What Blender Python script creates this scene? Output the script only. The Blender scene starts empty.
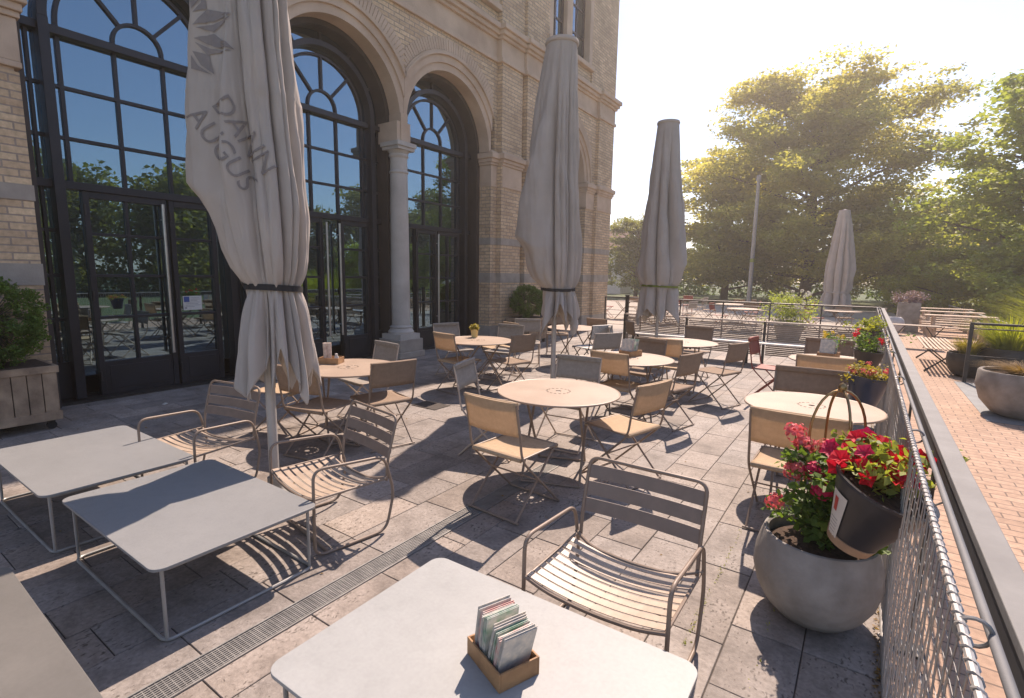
import bpy, bmesh, math, random
import numpy as np
from mathutils import Vector, Matrix, Euler, noise as mnoise
from mathutils.bvhtree import BVHTree
R = math.radians; PI = math.pi
random.seed(7); rng = np.random.default_rng(7)
scene = bpy.context.scene
COL = scene.collection
sin, cos = math.sin, math.cos

# ------------------------------------------------------------------ materials
M = {}
def newmat(name):
    m = bpy.data.materials.new(name); m.use_nodes = True
    nt = m.node_tree; nt.nodes.clear(); M[name] = m
    return m, nt
def N(nt, t, **k):
    n = nt.nodes.new(t)
    for a, b in k.items():
        if a.startswith('i_'): n.inputs[a[2:].replace('_', ' ')].default_value = b
        else: setattr(n, a, b)
    return n
def L(nt, a, b): nt.links.new(a, b)
def ramp(nt, fac, stops):
    r = N(nt, 'ShaderNodeValToRGB'); el = r.color_ramp.elements
    while len(el) < len(stops): el.new(.5)
    for e, (p, c) in zip(el, stops): e.position = p; e.color = (*c, 1) if len(c) == 3 else c
    L(nt, fac, r.inputs[0]); return r.outputs[0]
def mixc(nt, fac, a, b, mode='MIX'):
    n = N(nt, 'ShaderNodeMix', data_type='RGBA', blend_type=mode)
    for s, v in ((n.inputs[0], fac), (n.inputs[6], a), (n.inputs[7], b)):
        if hasattr(v, 'links'): L(nt, v, s)
        elif isinstance(v, (int, float)): s.default_value = v
        else: s.default_value = (*v, 1)
    return n.outputs[2]
def out(nt, sh):
    o = N(nt, 'ShaderNodeOutputMaterial'); L(nt, sh, o.inputs[0])
def noise(nt, scale, detail=4, rough=.55, vec=None, dim='3D'):
    n = N(nt, 'ShaderNodeTexNoise'); n.inputs['Scale'].default_value = scale
    n.inputs['Detail'].default_value = detail; n.inputs['Roughness'].default_value = rough
    if vec is None:
        tc = N(nt, 'ShaderNodeTexCoord'); vec = tc.outputs['Object']
    L(nt, vec, n.inputs['Vector']); return n.outputs['Fac']
def bump(nt, h, strength=.3, dist=.01):
    b = N(nt, 'ShaderNodeBump'); b.inputs['Strength'].default_value = strength
    b.inputs['Distance'].default_value = dist; L(nt, h, b.inputs['Height']); return b.outputs[0]
def simple(name, c1, c2=None, scale=8, rough=.6, metal=0, bmp=0, bscale=None, trans=0, spec=.5, detail=4, rvar=.08, attr=None):
    m, nt = newmat(name)
    p = N(nt, 'ShaderNodeBsdfPrincipled')
    f = noise(nt, scale, detail)
    c2 = c2 or tuple(x * .82 for x in c1)
    c = ramp(nt, f, [(.33, c2), (.67, c1)])
    if attr:
        a = N(nt, 'ShaderNodeAttribute', attribute_name=attr); c = mixc(nt, 1.0, c, a.outputs['Color'], 'MULTIPLY')
    L(nt, c, p.inputs['Base Color'])
    mr = N(nt, 'ShaderNodeMapRange'); L(nt, f, mr.inputs[0]); mr.inputs[3].default_value = max(0, rough - rvar); mr.inputs[4].default_value = min(1, rough + rvar)
    L(nt, mr.outputs[0], p.inputs['Roughness'])
    p.inputs['Metallic'].default_value = metal; p.inputs['Specular IOR Level'].default_value = spec
    if bmp:
        L(nt, bump(nt, noise(nt, bscale or scale * 6, 5), bmp), p.inputs['Normal'])
    sh = p.outputs[0]
    if trans:
        t = N(nt, 'ShaderNodeBsdfTranslucent'); L(nt, c, t.inputs['Color'])
        mx = N(nt, 'ShaderNodeMixShader'); mx.inputs[0].default_value = trans
        L(nt, sh, mx.inputs[1]); L(nt, t.outputs[0], mx.inputs[2]); sh = mx.outputs[0]
    out(nt, sh); return m
def bricks(name, c1, c2, mortar, bw, bh, ms, flat=False, stain=.5, bmp=.5):
    m, nt = newmat(name)
    tc = N(nt, 'ShaderNodeTexCoord'); sx = N(nt, 'ShaderNodeSeparateXYZ'); L(nt, tc.outputs['Object'], sx.inputs[0])
    cb = N(nt, 'ShaderNodeCombineXYZ')
    if flat:
        L(nt, sx.outputs[0], cb.inputs[0]); L(nt, sx.outputs[1], cb.inputs[1])
    else:
        ad = N(nt, 'ShaderNodeMath', operation='ADD'); L(nt, sx.outputs[0], ad.inputs[0]); L(nt, sx.outputs[1], ad.inputs[1])
        L(nt, ad.outputs[0], cb.inputs[0]); L(nt, sx.outputs[2], cb.inputs[1])
    # slight wobble so that the courses are not ruler-straight
    nn = N(nt, 'ShaderNodeTexNoise'); nn.inputs['Scale'].default_value = 9; L(nt, tc.outputs['Object'], nn.inputs['Vector'])
    vm = N(nt, 'ShaderNodeVectorMath', operation='MULTIPLY_ADD'); L(nt, nn.outputs['Color'], vm.inputs[0]); vm.inputs[1].default_value = (.006, .006, 0); L(nt, cb.outputs[0], vm.inputs[2])
    b = N(nt, 'ShaderNodeTexBrick'); L(nt, vm.outputs[0], b.inputs['Vector'])
    b.inputs['Color1'].default_value = (*c1, 1); b.inputs['Color2'].default_value = (*c2, 1); b.inputs['Mortar'].default_value = (*mortar, 1)
    b.inputs['Scale'].default_value = 1; b.inputs['Brick Width'].default_value = bw; b.inputs['Row Height'].default_value = bh
    b.inputs['Mortar Size'].default_value = ms; b.inputs['Mortar Smooth'].default_value = .2; b.inputs['Bias'].default_value = 0
    n1 = noise(nt, 1.3, 6); n2 = noise(nt, 22, 4)
    c = mixc(nt, stain, b.outputs['Color'], ramp(nt, n1, [(.3, (.55, .5, .46)), (.7, (1.15, 1.1, 1.05))]), 'MULTIPLY')
    c = mixc(nt, .8, c, ramp(nt, n2, [(.3, (.75, .74, .73)), (.7, (1.15, 1.15, 1.15))]), 'MULTIPLY')
    p = N(nt, 'ShaderNodeBsdfPrincipled'); L(nt, c, p.inputs['Base Color']); p.inputs['Roughness'].default_value = .85
    inv = N(nt, 'ShaderNodeMath', operation='SUBTRACT'); inv.inputs[0].default_value = 1; L(nt, b.outputs['Fac'], inv.inputs[1])
    ad2 = N(nt, 'ShaderNodeMath', operation='MULTIPLY_ADD'); L(nt, n2, ad2.inputs[0]); ad2.inputs[1].default_value = .35; L(nt, inv.outputs[0], ad2.inputs[2])
    L(nt, bump(nt, ad2.outputs[0], bmp, .008), p.inputs['Normal'])
    out(nt, p.outputs[0]); return m

bricks('brick_wall', (.74, .56, .36), (.55, .39, .25), (.38, .30, .24), .25, .078, .009)
bricks('brick_pale', (.60, .46, .30), (.48, .35, .22), (.33, .28, .22), .27, .088, .008)
bricks('brick_paving', (.47, .325, .235), (.39, .265, .19), (.18, .13, .10), .21, .105, .006, flat=True, stain=.35, bmp=.35)
simple('sandstone', (.62, .465, .34), (.46, .33, .235), 1.6, .85, bmp=.35, bscale=40, detail=8)
simple('sandstone_dark', (.36, .255, .175), (.27, .19, .13), 2.5, .88, bmp=.35, bscale=40, detail=8)
simple('greystone', (.40, .345, .29), (.31, .265, .22), 5, .85, bmp=.3, bscale=50, detail=8)
simple('column_stone', (.52, .475, .42), (.41, .37, .325), 3, .7, bmp=.2, bscale=40, detail=8)
simple('frame_steel', (.028, .028, .034), (.02, .02, .024), 3, .42, metal=.2, bmp=.05)
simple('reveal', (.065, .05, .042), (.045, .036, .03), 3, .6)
simple('steel', (.55, .53, .50), (.45, .44, .42), 12, .35, metal=.9)
simple('coping_grey', (.205, .205, .20), (.15, .15, .147), 6, .7, bmp=.1, bscale=50, detail=8)
simple('shaded_side', (.035, .038, .045), (.025, .027, .032), 6, .7)
simple('wire', (.44, .43, .41), (.34, .33, .32), 20, .4, metal=.3)
simple('galv', (.33, .32, .30), (.23, .225, .215), 14, .5, metal=.3, bmp=.05)
simple('rail_paint', (.17, .175, .18), (.125, .13, .135), 9, .7, metal=0, bmp=.06, bscale=70)
simple('dark_metal', (.06, .055, .05), (.035, .032, .03), 8, .5, metal=.4)
simple('taupe_metal', (.27, .205, .16), (.22, .165, .125), 10, .5, metal=.05, bmp=.04, bscale=90)
simple('beige_metal', (.52, .42, .33), (.45, .36, .285), 10, .5, metal=.0)
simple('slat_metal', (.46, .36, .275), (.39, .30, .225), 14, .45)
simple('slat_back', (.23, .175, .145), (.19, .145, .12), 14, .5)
simple('round_top', (.40, .30, .225), (.34, .255, .19), 4, .5, bmp=.03, bscale=120, detail=7)
simple('table_frame', (.34, .34, .33), (.28, .28, .27), 10, .45, metal=.2)
simple('wood_grey', (.42, .30, .20), (.20, .135, .09), 6, .8, bmp=.4, bscale=30, detail=8)
simple('wood_box', (.42, .235, .11), (.26, .135, .06), 14, .6, bmp=.3, bscale=40, detail=8)
simple('wood_bench', (.52, .40, .30), (.40, .30, .22), 10, .7, bmp=.2)
simple('concrete_pot', (.34, .32, .295), (.20, .185, .165), 5.5, .8, bmp=.3, bscale=34, detail=12)
simple('pale_pot', (.60, .58, .55), (.50, .48, .45), 5, .6, bmp=.1)
simple('soil', (.09, .055, .035), (.04, .025, .017), 30, 1, bmp=.9, bscale=60)
simple('blue_pot', (.035, .055, .11), (.02, .035, .07), 6, .3)
simple('black_pot', (.035, .035, .042), (.02, .02, .025), 6, .4)
simple('tan_band', (.42, .27, .17), (.30, .19, .12), 9, .7)
simple('white_label', (.6, .57, .53), (.66, .64, .60), 20, .5)
simple('red_print', (.55, .05, .04), (.45, .04, .03), 20, .5)
simple('blue_print', (.05, .10, .32), (.04, .08, .25), 20, .5)
simple('grey_print', (.30, .29, .29), (.25, .24, .24), 20, .6)
simple('logo_print', (.30, .27, .26), (.26, .235, .225), 12, .8, trans=.2)
simple('canopy_cloth', (.56, .505, .455), (.49, .44, .395), 3, .9, bmp=.35, bscale=9, trans=.22, detail=6)
simple('pole_metal', (.50, .47, .44), (.42, .40, .37), 7, .4, metal=.3)
simple('black_strap', (.015, .015, .017), None, 20, .7)
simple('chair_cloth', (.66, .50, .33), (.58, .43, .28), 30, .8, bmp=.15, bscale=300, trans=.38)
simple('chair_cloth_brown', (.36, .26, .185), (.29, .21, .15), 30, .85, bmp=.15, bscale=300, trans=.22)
simple('chair_cloth_grey', (.40, .36, .32), (.33, .30, .265), 30, .85, bmp=.15, bscale=300, trans=.25)
simple('red_chair', (.30, .07, .045), (.22, .05, .035), 10, .55)
simple('brass', (.38, .25, .12), (.28, .18, .08), 12, .35, metal=.9)
simple('bark', (.11, .085, .06), (.06, .045, .032), 6, .95, bmp=.8, bscale=14)
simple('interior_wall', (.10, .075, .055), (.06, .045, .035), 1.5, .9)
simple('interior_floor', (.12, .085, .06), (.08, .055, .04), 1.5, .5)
simple('gravel', (.42, .37, .31), (.30, .26, .215), 9, .95, bmp=.6, bscale=50)
simple('meadow', (.10, .13, .045), (.05, .075, .025), 3, .95, bmp=.6, bscale=20)
simple('blue_grey', (.22, .235, .24), (.15, .16, .165), 5, .7, bmp=.2)
simple('joint', (.085, .072, .062), (.05, .042, .036), 12, .95, bmp=.4)
simple('house_render', (.72, .68, .64), (.64, .60, .56), 3, .9)
simple('roof_tile', (.24, .13, .09), (.17, .09, .065), 6, .9, bmp=.3)
simple('yellow_pot', (.72, .55, .22), (.60, .45, .17), 8, .5)
simple('paper', (.68, .63, .55), (.42, .43, .42), 34, .7)
simple('paper_green', (.10, .30, .18), (.66, .62, .58), 16, .6)
simple('paper_pink', (.62, .25, .22), (.62, .60, .55), 18, .6)
simple('spoon_roll', (.60, .52, .45), (.40, .30, .26), 30, .7)
def leafmat(name, c1, c2, trans=.4, scale=.8):
    m, nt = newmat(name)
    f = noise(nt, scale, 3); f2 = noise(nt, scale * 14, 2)
    c = ramp(nt, f, [(.35, c2), (.65, c1)])
    c = mixc(nt, .55, c, ramp(nt, f2, [(.3, (.6, .62, .6)), (.7, (1.35, 1.3, 1.1))]), 'MULTIPLY')
    p = N(nt, 'ShaderNodeBsdfPrincipled'); L(nt, c, p.inputs['Base Color']); p.inputs['Roughness'].default_value = .55; p.inputs['Specular IOR Level'].default_value = .35
    t = N(nt, 'ShaderNodeBsdfTranslucent'); L(nt, mixc(nt, 1., c, (1.5, 1.45, .55), 'MULTIPLY'), t.inputs['Color'])
    mx = N(nt, 'ShaderNodeMixShader'); mx.inputs[0].default_value = trans
    L(nt, p.outputs[0], mx.inputs[1]); L(nt, t.outputs[0], mx.inputs[2]); out(nt, mx.outputs[0]); return m
leafmat('leaf_big', (.43, .40, .16), (.28, .29, .11), .66, .25)
leafmat('leaf_mid', (.24, .24, .075), (.13, .155, .045), .55, .3)
leafmat('leaf_light', (.33, .38, .10), (.22, .29, .07), .5, .5)
leafmat('leaf_yellow', (.34, .36, .05), (.22, .27, .04), .5, .8)
leafmat('leaf_dark', (.15, .24, .05), (.08, .14, .035), .3, 3)
leafmat('leaf_plant', (.13, .22, .045), (.07, .13, .03), .4, 12)
leafmat('leaf_gold', (.38, .33, .07), (.26, .22, .05), .4, 12)
leafmat('leaf_brown', (.30, .20, .09), (.22, .14, .06), .35, 12)
leafmat('lavender', (.25, .17, .28), (.16, .12, .17), .3, 8)
for nm, a, b in (('petal_red', (.80, .018, .04), (.62, .01, .03)), ('petal_pink', (.85, .20, .20), (.70, .12, .14)), ('petal_magenta', (.74, .03, .12), (.42, .01, .06)), ('petal_yellow', (.85, .65, .03), (.75, .52, .02)), ('petal_white', (.75, .72, .66), (.62, .6, .5))):
    simple(nm, a, b, 30, .6, trans=.3)
# table tops: pale powder-coated laminate with faint smears
def tabletop(name, c1, c2, rough):
    m, nt = newmat(name); f = noise(nt, 2.2, 8, .6); f2 = noise(nt, 70, 3)
    c = ramp(nt, f, [(.3, c2), (.7, c1)]); c = mixc(nt, .5, c, ramp(nt, noise(nt, 14, 9, .7), [(.36, (.90, .90, .89)), (.5, (1, 1, 1)), (.66, (1.04, 1.035, 1.03))]), 'MULTIPLY'); c = mixc(nt, .25, c, ramp(nt, f2, [(.35, (.86, .86, .86)), (.65, (1.08, 1.08, 1.08))]), 'MULTIPLY')
    p = N(nt, 'ShaderNodeBsdfPrincipled'); L(nt, c, p.inputs['Base Color'])
    mr = N(nt, 'ShaderNodeMapRange'); L(nt, f, mr.inputs[0]); mr.inputs[3].default_value = rough - .08; mr.inputs[4].default_value = rough + .1; L(nt, mr.outputs[0], p.inputs['Roughness'])
    p.inputs['Specular IOR Level'].default_value = .35; L(nt, bump(nt, f2, .05, .002), p.inputs['Normal']); out(nt, p.outputs[0])
tabletop('top_grey', (.25, .255, .255), (.225, .23, .23), .42)
tabletop('top_pale', (.35, .36, .355), (.305, .315, .31), .52)
tabletop('top_beige', (.175, .168, .155), (.14, .135, .125), .34)
# terrace slabs: per-slab tint, pits and stains
m, nt = newmat('slab'); a = N(nt, 'ShaderNodeAttribute', attribute_name='tint')
n1 = noise(nt, 3.2, 8, .62); n2 = noise(nt, 45, 5, .6); n3 = noise(nt, .7, 3)
c = mixc(nt, 1., ramp(nt, n1, [(.28, (.15, .128, .112)), (.5, (.27, .235, .208)), (.8, (.36, .32, .29))]), a.outputs['Color'], 'MULTIPLY')
vo = N(nt, 'ShaderNodeTexVoronoi'); vo.inputs['Scale'].default_value = 58; tcn = N(nt, 'ShaderNodeTexCoord'); mp = N(nt, 'ShaderNodeMapping'); mp.inputs['Scale'].default_value = (1, .45, 1); L(nt, tcn.outputs['Object'], mp.inputs[0]); nz_ = N(nt, 'ShaderNodeTexNoise'); nz_.inputs['Scale'].default_value = 28; nz_.inputs['Detail'].default_value = 5; L(nt, tcn.outputs['Object'], nz_.inputs['Vector']); va = N(nt, 'ShaderNodeVectorMath', operation='MULTIPLY_ADD'); L(nt, nz_.outputs['Color'], va.inputs[0]); va.inputs[1].default_value = (.045, .03, 0); L(nt, mp.outputs[0], va.inputs[2]); L(nt, va.outputs[0], vo.inputs['Vector'])
mm = N(nt, 'ShaderNodeMath', operation='MULTIPLY_ADD'); L(nt, n1, mm.inputs[0]); mm.inputs[1].default_value = -1.15; mm.inputs[2].default_value = .62
pit = N(nt, 'ShaderNodeMath', operation='ADD'); L(nt, vo.outputs['Distance'], pit.inputs[0]); L(nt, mm.outputs[0], pit.inputs[1])
pr = ramp(nt, pit.outputs[0], [(.10, (.36, .34, .32)), (.30, (1, 1, 1))])
c = mixc(nt, .9, c, pr, 'MULTIPLY'); c = mixc(nt, .9, c, ramp(nt, n2, [(.3, (.72, .71, .70)), (.7, (1.16, 1.16, 1.16))]), 'MULTIPLY')
c = mixc(nt, .38, c, ramp(nt, noise(nt, 11, 7, .7), [(.36, (.62, .60, .58)), (.52, (1, 1, 1)), (.7, (1.12, 1.11, 1.1))]), 'MULTIPLY')
c = mixc(nt, .45, c, ramp(nt, n3, [(.35, (.72, .71, .70)), (.65, (1.08, 1.08, 1.08))]), 'MULTIPLY')
p = N(nt, 'ShaderNodeBsdfPrincipled'); L(nt, c, p.inputs['Base Color']); p.inputs['Roughness'].default_value = .72; p.inputs['Specular IOR Level'].default_value = .4
hh = N(nt, 'ShaderNodeMix', data_type='RGBA', blend_type='MULTIPLY'); hh.inputs[0].default_value = 1; L(nt, pr, hh.inputs[6]); L(nt, n2, hh.inputs[7])
L(nt, bump(nt, hh.outputs[2], .6, .005), p.inputs['Normal']); out(nt, p.outputs[0])
# window glass: coated pane, mirror-like but see-through into the dim room
m, nt = newmat('glass'); g = N(nt, 'ShaderNodeBsdfGlossy'); g.inputs['Roughness'].default_value = .004; g.inputs['Color'].default_value = (.52, .80, 1, 1)
L(nt, bump(nt, noise(nt, 1.1, 2), .02, .02), g.inputs['Normal'])
t = N(nt, 'ShaderNodeBsdfTransparent'); t.inputs['Color'].default_value = (.55, .60, .60, 1)
fr = N(nt, 'ShaderNodeFresnel'); fr.inputs['IOR'].default_value = 3.7
mx = N(nt, 'ShaderNodeMixShader'); L(nt, fr.outputs[0], mx.inputs[0]); L(nt, t.outputs[0], mx.inputs[1]); L(nt, g.outputs[0], mx.inputs[2]); out(nt, mx.outputs[0])

# ------------------------------------------------------------------ mesh helpers
class MB:
    def __init__(s): s.v = []; s.f = []
    def add(s, vs, fs):
        o = len(s.v); s.v += [tuple(v) for v in vs]; s.f += [tuple(i + o for i in f) for f in fs]; return s
    def box(s, a, b, m=None):
        (x0, y0, z0), (x1, y1, z1) = a, b
        vs = [Vector(p) for p in ((x0, y0, z0), (x1, y0, z0), (x1, y1, z0), (x0, y1, z0), (x0, y0, z1), (x1, y0, z1), (x1, y1, z1), (x0, y1, z1))]
        if m is not None: vs = [m @ v for v in vs]
        return s.add(vs, [(0, 3, 2, 1), (4, 5, 6, 7), (0, 1, 5, 4), (1, 2, 6, 5), (2, 3, 7, 6), (3, 0, 4, 7)])
    def rbox(s, c, size, m=None, ch=.15):      # box with bevelled vertical edges
        hx, hy, hz = size[0] / 2, size[1] / 2, size[2] / 2; r = min(hx, hy) * ch
        pts = [(-hx + r, -hy), (hx - r, -hy), (hx, -hy + r), (hx, hy - r), (hx - r, hy), (-hx + r, hy), (-hx, hy - r), (-hx, -hy + r)]
        return s.prism([(c[0] + x, c[1] + y) for x, y in pts], c[2] - hz, c[2] + hz, m)
    def prism(s, pts, z0, z1, m=None):
        n = len(pts); vs = [Vector((x, y, z0)) for x, y in pts] + [Vector((x, y, z1)) for x, y in pts]
        if m is not None: vs = [m @ v for v in vs]
        return s.add(vs, [tuple(range(n))[::-1], tuple(range(n, 2 * n))] + [(i, (i + 1) % n, n + (i + 1) % n, n + i) for i in range(n)])
    def tube(s, pts, r, n=8, closed=False, cap=True):
        P = [Vector(p) for p in pts]; k = len(P); rs = r if isinstance(r, (list, tuple)) else [r] * k
        T = []
        for i in range(k):
            a = P[(i - 1) % k] if (closed or i > 0) else P[i]; b = P[(i + 1) % k] if (closed or i < k - 1) else P[i]
            t = (b - a); T.append(t.normalized() if t.length > 1e-9 else Vector((0, 0, 1)))
        u = T[0].orthogonal().normalized(); rings = []
        for i in range(k):
            u = (u - T[i] * u.dot(T[i])); u = u.normalized() if u.length > 1e-6 else T[i].orthogonal().normalized()
            w = T[i].cross(u)
            rings.append([P[i] + (u * cos(2 * PI * j / n) + w * sin(2 * PI * j / n)) * rs[i] for j in range(n)])
        vs = [v for q in rings for v in q]; fs = []
        for i in range(k if closed else k - 1):
            a, b = i * n, ((i + 1) % k) * n
            for j in range(n): fs.append((a + j, a + (j + 1) % n, b + (j + 1) % n, b + j))
        if cap and not closed: fs += [tuple(range(n))[::-1], tuple(range((k - 1) * n, k * n))]
        return s.add(vs, fs)
    def lathe(s, prof, n=32, c=(0, 0, 0), m=None, cap=True):
        vs = []; k = len(prof)
        for r, z in prof:
            for j in range(n):
                v = Vector((c[0] + r * cos(2 * PI * j / n), c[1] + r * sin(2 * PI * j / n), c[2] + z)); vs.append(m @ v if m is not None else v)
        fs = [(i * n + j, i * n + (j + 1) % n, (i + 1) * n + (j + 1) % n, (i + 1) * n + j) for i in range(k - 1) for j in range(n)]
        if cap: fs += [tuple(range(n))[::-1], tuple(range((k - 1) * n, k * n))]
        return s.add(vs, fs)
    def sweep_rect(s, pts, w, h, up=(1, 0, 0)):   # rectangular section along a path; h measured along up
        up = Vector(up); P = [Vector(p) for p in pts]; k = len(P); vs = []
        for i in range(k):
            t = (P[min(i + 1, k - 1)] - P[max(i - 1, 0)]).normalized(); sd = t.cross(up).normalized()
            for a, b in ((-1, -1), (1, -1), (1, 1), (-1, 1)): vs.append(P[i] + sd * a * w / 2 + up * b * h / 2)
        fs = [(i * 4 + j, i * 4 + (j + 1) % 4, i * 4 + 4 + (j + 1) % 4, i * 4 + 4 + j) for i in range(k - 1) for j in range(4)]
        fs += [(3, 2, 1, 0), tuple(range(k * 4 - 4, k * 4))]
        return s.add(vs, fs)
    def build(s, name, mat, parent=None, smooth=False, loc=None, bevel=0, label=None, solid=0):
        me = bpy.data.meshes.new(name); me.from_pydata(s.v, [], s.f); me.update()
        me.materials.append(M[mat])
        bm = bmesh.new(); bm.from_mesh(me); bmesh.ops.recalc_face_normals(bm, faces=bm.faces[:]); bm.to_mesh(me); bm.free()
        o = bpy.data.objects.new(name, me); COL.objects.link(o)
        if smooth:
            me.polygons.foreach_set('use_smooth', [True] * len(me.polygons))
            try: me.set_sharp_from_angle(angle=R(42))
            except Exception: pass
        if parent: o.parent = parent
        if loc: o.location = loc
        if bevel:
            b = o.modifiers.new('bevel', 'BEVEL'); b.width = bevel; b.segments = 2; b.limit_method = 'ANGLE'
        if solid:
            b = o.modifiers.new('thick', 'SOLIDIFY'); b.thickness = solid
        if label: o['label'] = label
        return o
def tag(o, label=None, cat=None, group=None, kind=None):
    if label: o['label'] = label
    if cat: o['category'] = cat
    if group: o['group'] = group
    if kind: o['kind'] = kind
    return o
def thing(name, loc, rz=0, label=None, cat=None, group=None):
    o = bpy.data.objects.new(name, None); COL.objects.link(o); o.location = loc; o.rotation_euler = (0, 0, rz); o.empty_display_size = .1
    return tag(o, label, cat, group)
KIDS = {}
def copy_tree(o, parent=None):
    c = o.copy(); COL.objects.link(c)
    if parent: c.parent = parent
    for ch in [x for x in COL.objects if x.parent == o]: copy_tree(ch, c)
    return c
def struct(name, mb, mat, **k): return tag(mb.build(name, mat, **k), kind='structure')
def fil(pts, r, seg=5, closed=False):
    P = [Vector(p) for p in pts]; n = len(P); o = []
    for i in range(n):
        if not closed and i in (0, n - 1): o.append(P[i]); continue
        a, b, c = P[(i - 1) % n], P[i], P[(i + 1) % n]
        d1 = (a - b); d2 = (c - b); rr = min(r, d1.length * .48, d2.length * .48)
        p, q = b + d1.normalized() * rr, b + d2.normalized() * rr
        for k in range(seg + 1):
            t = k / seg; o.append(p * (1 - t) ** 2 + b * 2 * t * (1 - t) + q * t * t)
    return o
def npmesh(name, V, F, mat, parent=None, smooth=False):       # V (n,3), F (m,4)
    me = bpy.data.meshes.new(name); me.vertices.add(len(V)); me.vertices.foreach_set('co', V.astype(np.float32).ravel())
    me.loops.add(F.size); me.loops.foreach_set('vertex_index', F.astype(np.int32).ravel())
    me.polygons.add(len(F)); me.polygons.foreach_set('loop_start', np.arange(0, F.size, F.shape[1], dtype=np.int32))
    me.polygons.foreach_set('loop_total', np.full(len(F), F.shape[1], dtype=np.int32)); me.update(calc_edges=True); me.validate()
    me.materials.append(M[mat]); o = bpy.data.objects.new(name, me); COL.objects.link(o)
    if parent: o.parent = parent
    return o
def leaves(P, size, flat=.5, aspect=.6, var=.4, droop=0.):
    """one bent leaf (two quads folded on the midrib) per point"""
    n = len(P); d = rng.normal(size=(n, 3)); d[:, 2] = d[:, 2] * (1 - flat) - droop; d /= np.linalg.norm(d, axis=1)[:, None]
    up = rng.normal(size=(n, 3)); up[:, 2] += flat * 3; sd = np.cross(d, up); sd /= np.linalg.norm(sd, axis=1)[:, None] + 1e-9; nn = np.cross(sd, d)
    s = (size * (1 + var * (rng.random(n) * 2 - 1)))[:, None]; w = s * aspect / 2
    a = P - d * s / 2; b = P + d * s / 2; m1 = P + sd * w + nn * w * .35; m2 = P - sd * w + nn * w * .35
    V = np.stack([a, m1, b, m2], 1).reshape(-1, 3); F = np.arange(4 * n).reshape(n, 4); return V, F
def clump_pts(centers, radii, per, flat=.45):
    out_ = []
    for c, r in zip(centers, radii):
        p = rng.normal(size=(per, 3)); p /= np.linalg.norm(p, axis=1)[:, None]; p *= (rng.random(per) ** .45)[:, None] * r; p[:, 2] *= flat; out_.append(p + c)
    return np.concatenate(out_)

# ------------------------------------------------------------------ camera (solved from the photo's vanishing points)
yaw, pitch, roll, f = .60197, .143974, -.016758, 513.72
fw = Vector((-sin(yaw) * cos(pitch), cos(yaw) * cos(pitch), -sin(pitch))); rt = Vector((cos(yaw), sin(yaw), 0)); dn = fw.cross(rt)
r2 = rt * cos(roll) + dn * sin(roll); d2 = -rt * sin(roll) + dn * cos(roll)
cd = bpy.data.cameras.new('camera'); cd.sensor_width = 36; cd.lens = f / 1024 * 36; cd.clip_end = 2000; cd.clip_start = .05
cam = bpy.data.objects.new('camera', cd); COL.objects.link(cam)
mw = Matrix.Identity(4)
for i in range(3): mw[i][0] = r2[i]; mw[i][1] = -d2[i]; mw[i][2] = -fw[i]
mw[2][3] = 1.65; cam.matrix_world = mw; scene.camera = cam

# ------------------------------------------------------------------ light
S = Vector((-.15, .81, 1)).normalized(); el = math.asin(S.z); az = math.atan2(S.x, S.y)
w = bpy.data.worlds.new('World'); scene.world = w; w.use_nodes = True; nt = w.node_tree; nt.nodes.clear()
sky = N(nt, 'ShaderNodeTexSky', sky_type='NISHITA', sun_disc=False); sky.sun_elevation = el; sky.sun_rotation = az; sky.air_density = 1.0; sky.dust_density = .35; sky.ozone_density = 1.2
bg = N(nt, 'ShaderNodeBackground'); bg.inputs[1].default_value = .108; L(nt, sky.outputs[0], bg.inputs[0]); o = N(nt, 'ShaderNodeOutputWorld'); L(nt, bg.outputs[0], o.inputs[0])
sd = bpy.data.lights.new('sun', 'SUN'); sd.energy = 3.9; sd.angle = R(.55); sd.color = (1, .88, .73)
so = bpy.data.objects.new('sun', sd); COL.objects.link(so); so.rotation_euler = S.to_track_quat('Z', 'Y').to_euler(); so.location = (0, 0, 30)
vs = scene.view_settings; vs.view_transform = 'Standard'; vs.look = 'None'; vs.gamma = 1; vs.exposure = 1.06; vs.use_curve_mapping = False
vs.use_white_balance = True; vs.white_balance_temperature = 6850; vs.white_balance_tint = 20

# ------------------------------------------------------------------ ground
struct('ground', MB().box((-260, -160, -1.6), (260, 300, -.06)), 'meadow')
struct('forecourt', MB().box((-30, 15.35, -.055), (1.2, 34, -.01)), 'gravel')
struct('terrace_bed', MB().box((-8.9, -7, -.05), (.215, 15.35, -.006)), 'joint')
X0 = -8.9; rows = []; x = .208
while x > -8.9:
    w_ = .30
    if abs(x - (-2.06)) < .16: x = -2.075; rows.append('drain'); x = -2.225; continue
    rows.append((x - w_, x)); x -= w_
V, F, T = [], [], []
dr = (-2.222, -2.078)
xs = []; x = .208
while x > -1.95: xs.append((x - .3, x)); x -= .3
xs[-1] = (xs[-1][0], xs[-1][1])
last = xs[-1][0]
if last > dr[1] + .02: xs.append((dr[1], last))
elif last < dr[1]: xs[-1] = (dr[1], xs[-1][1])
drain_end = 4.05
xs.append((dr[0] , dr[1], 'mid'))
x = dr[0]
while x > -8.8: xs.append((x - .298, x)); x -= .298
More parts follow.
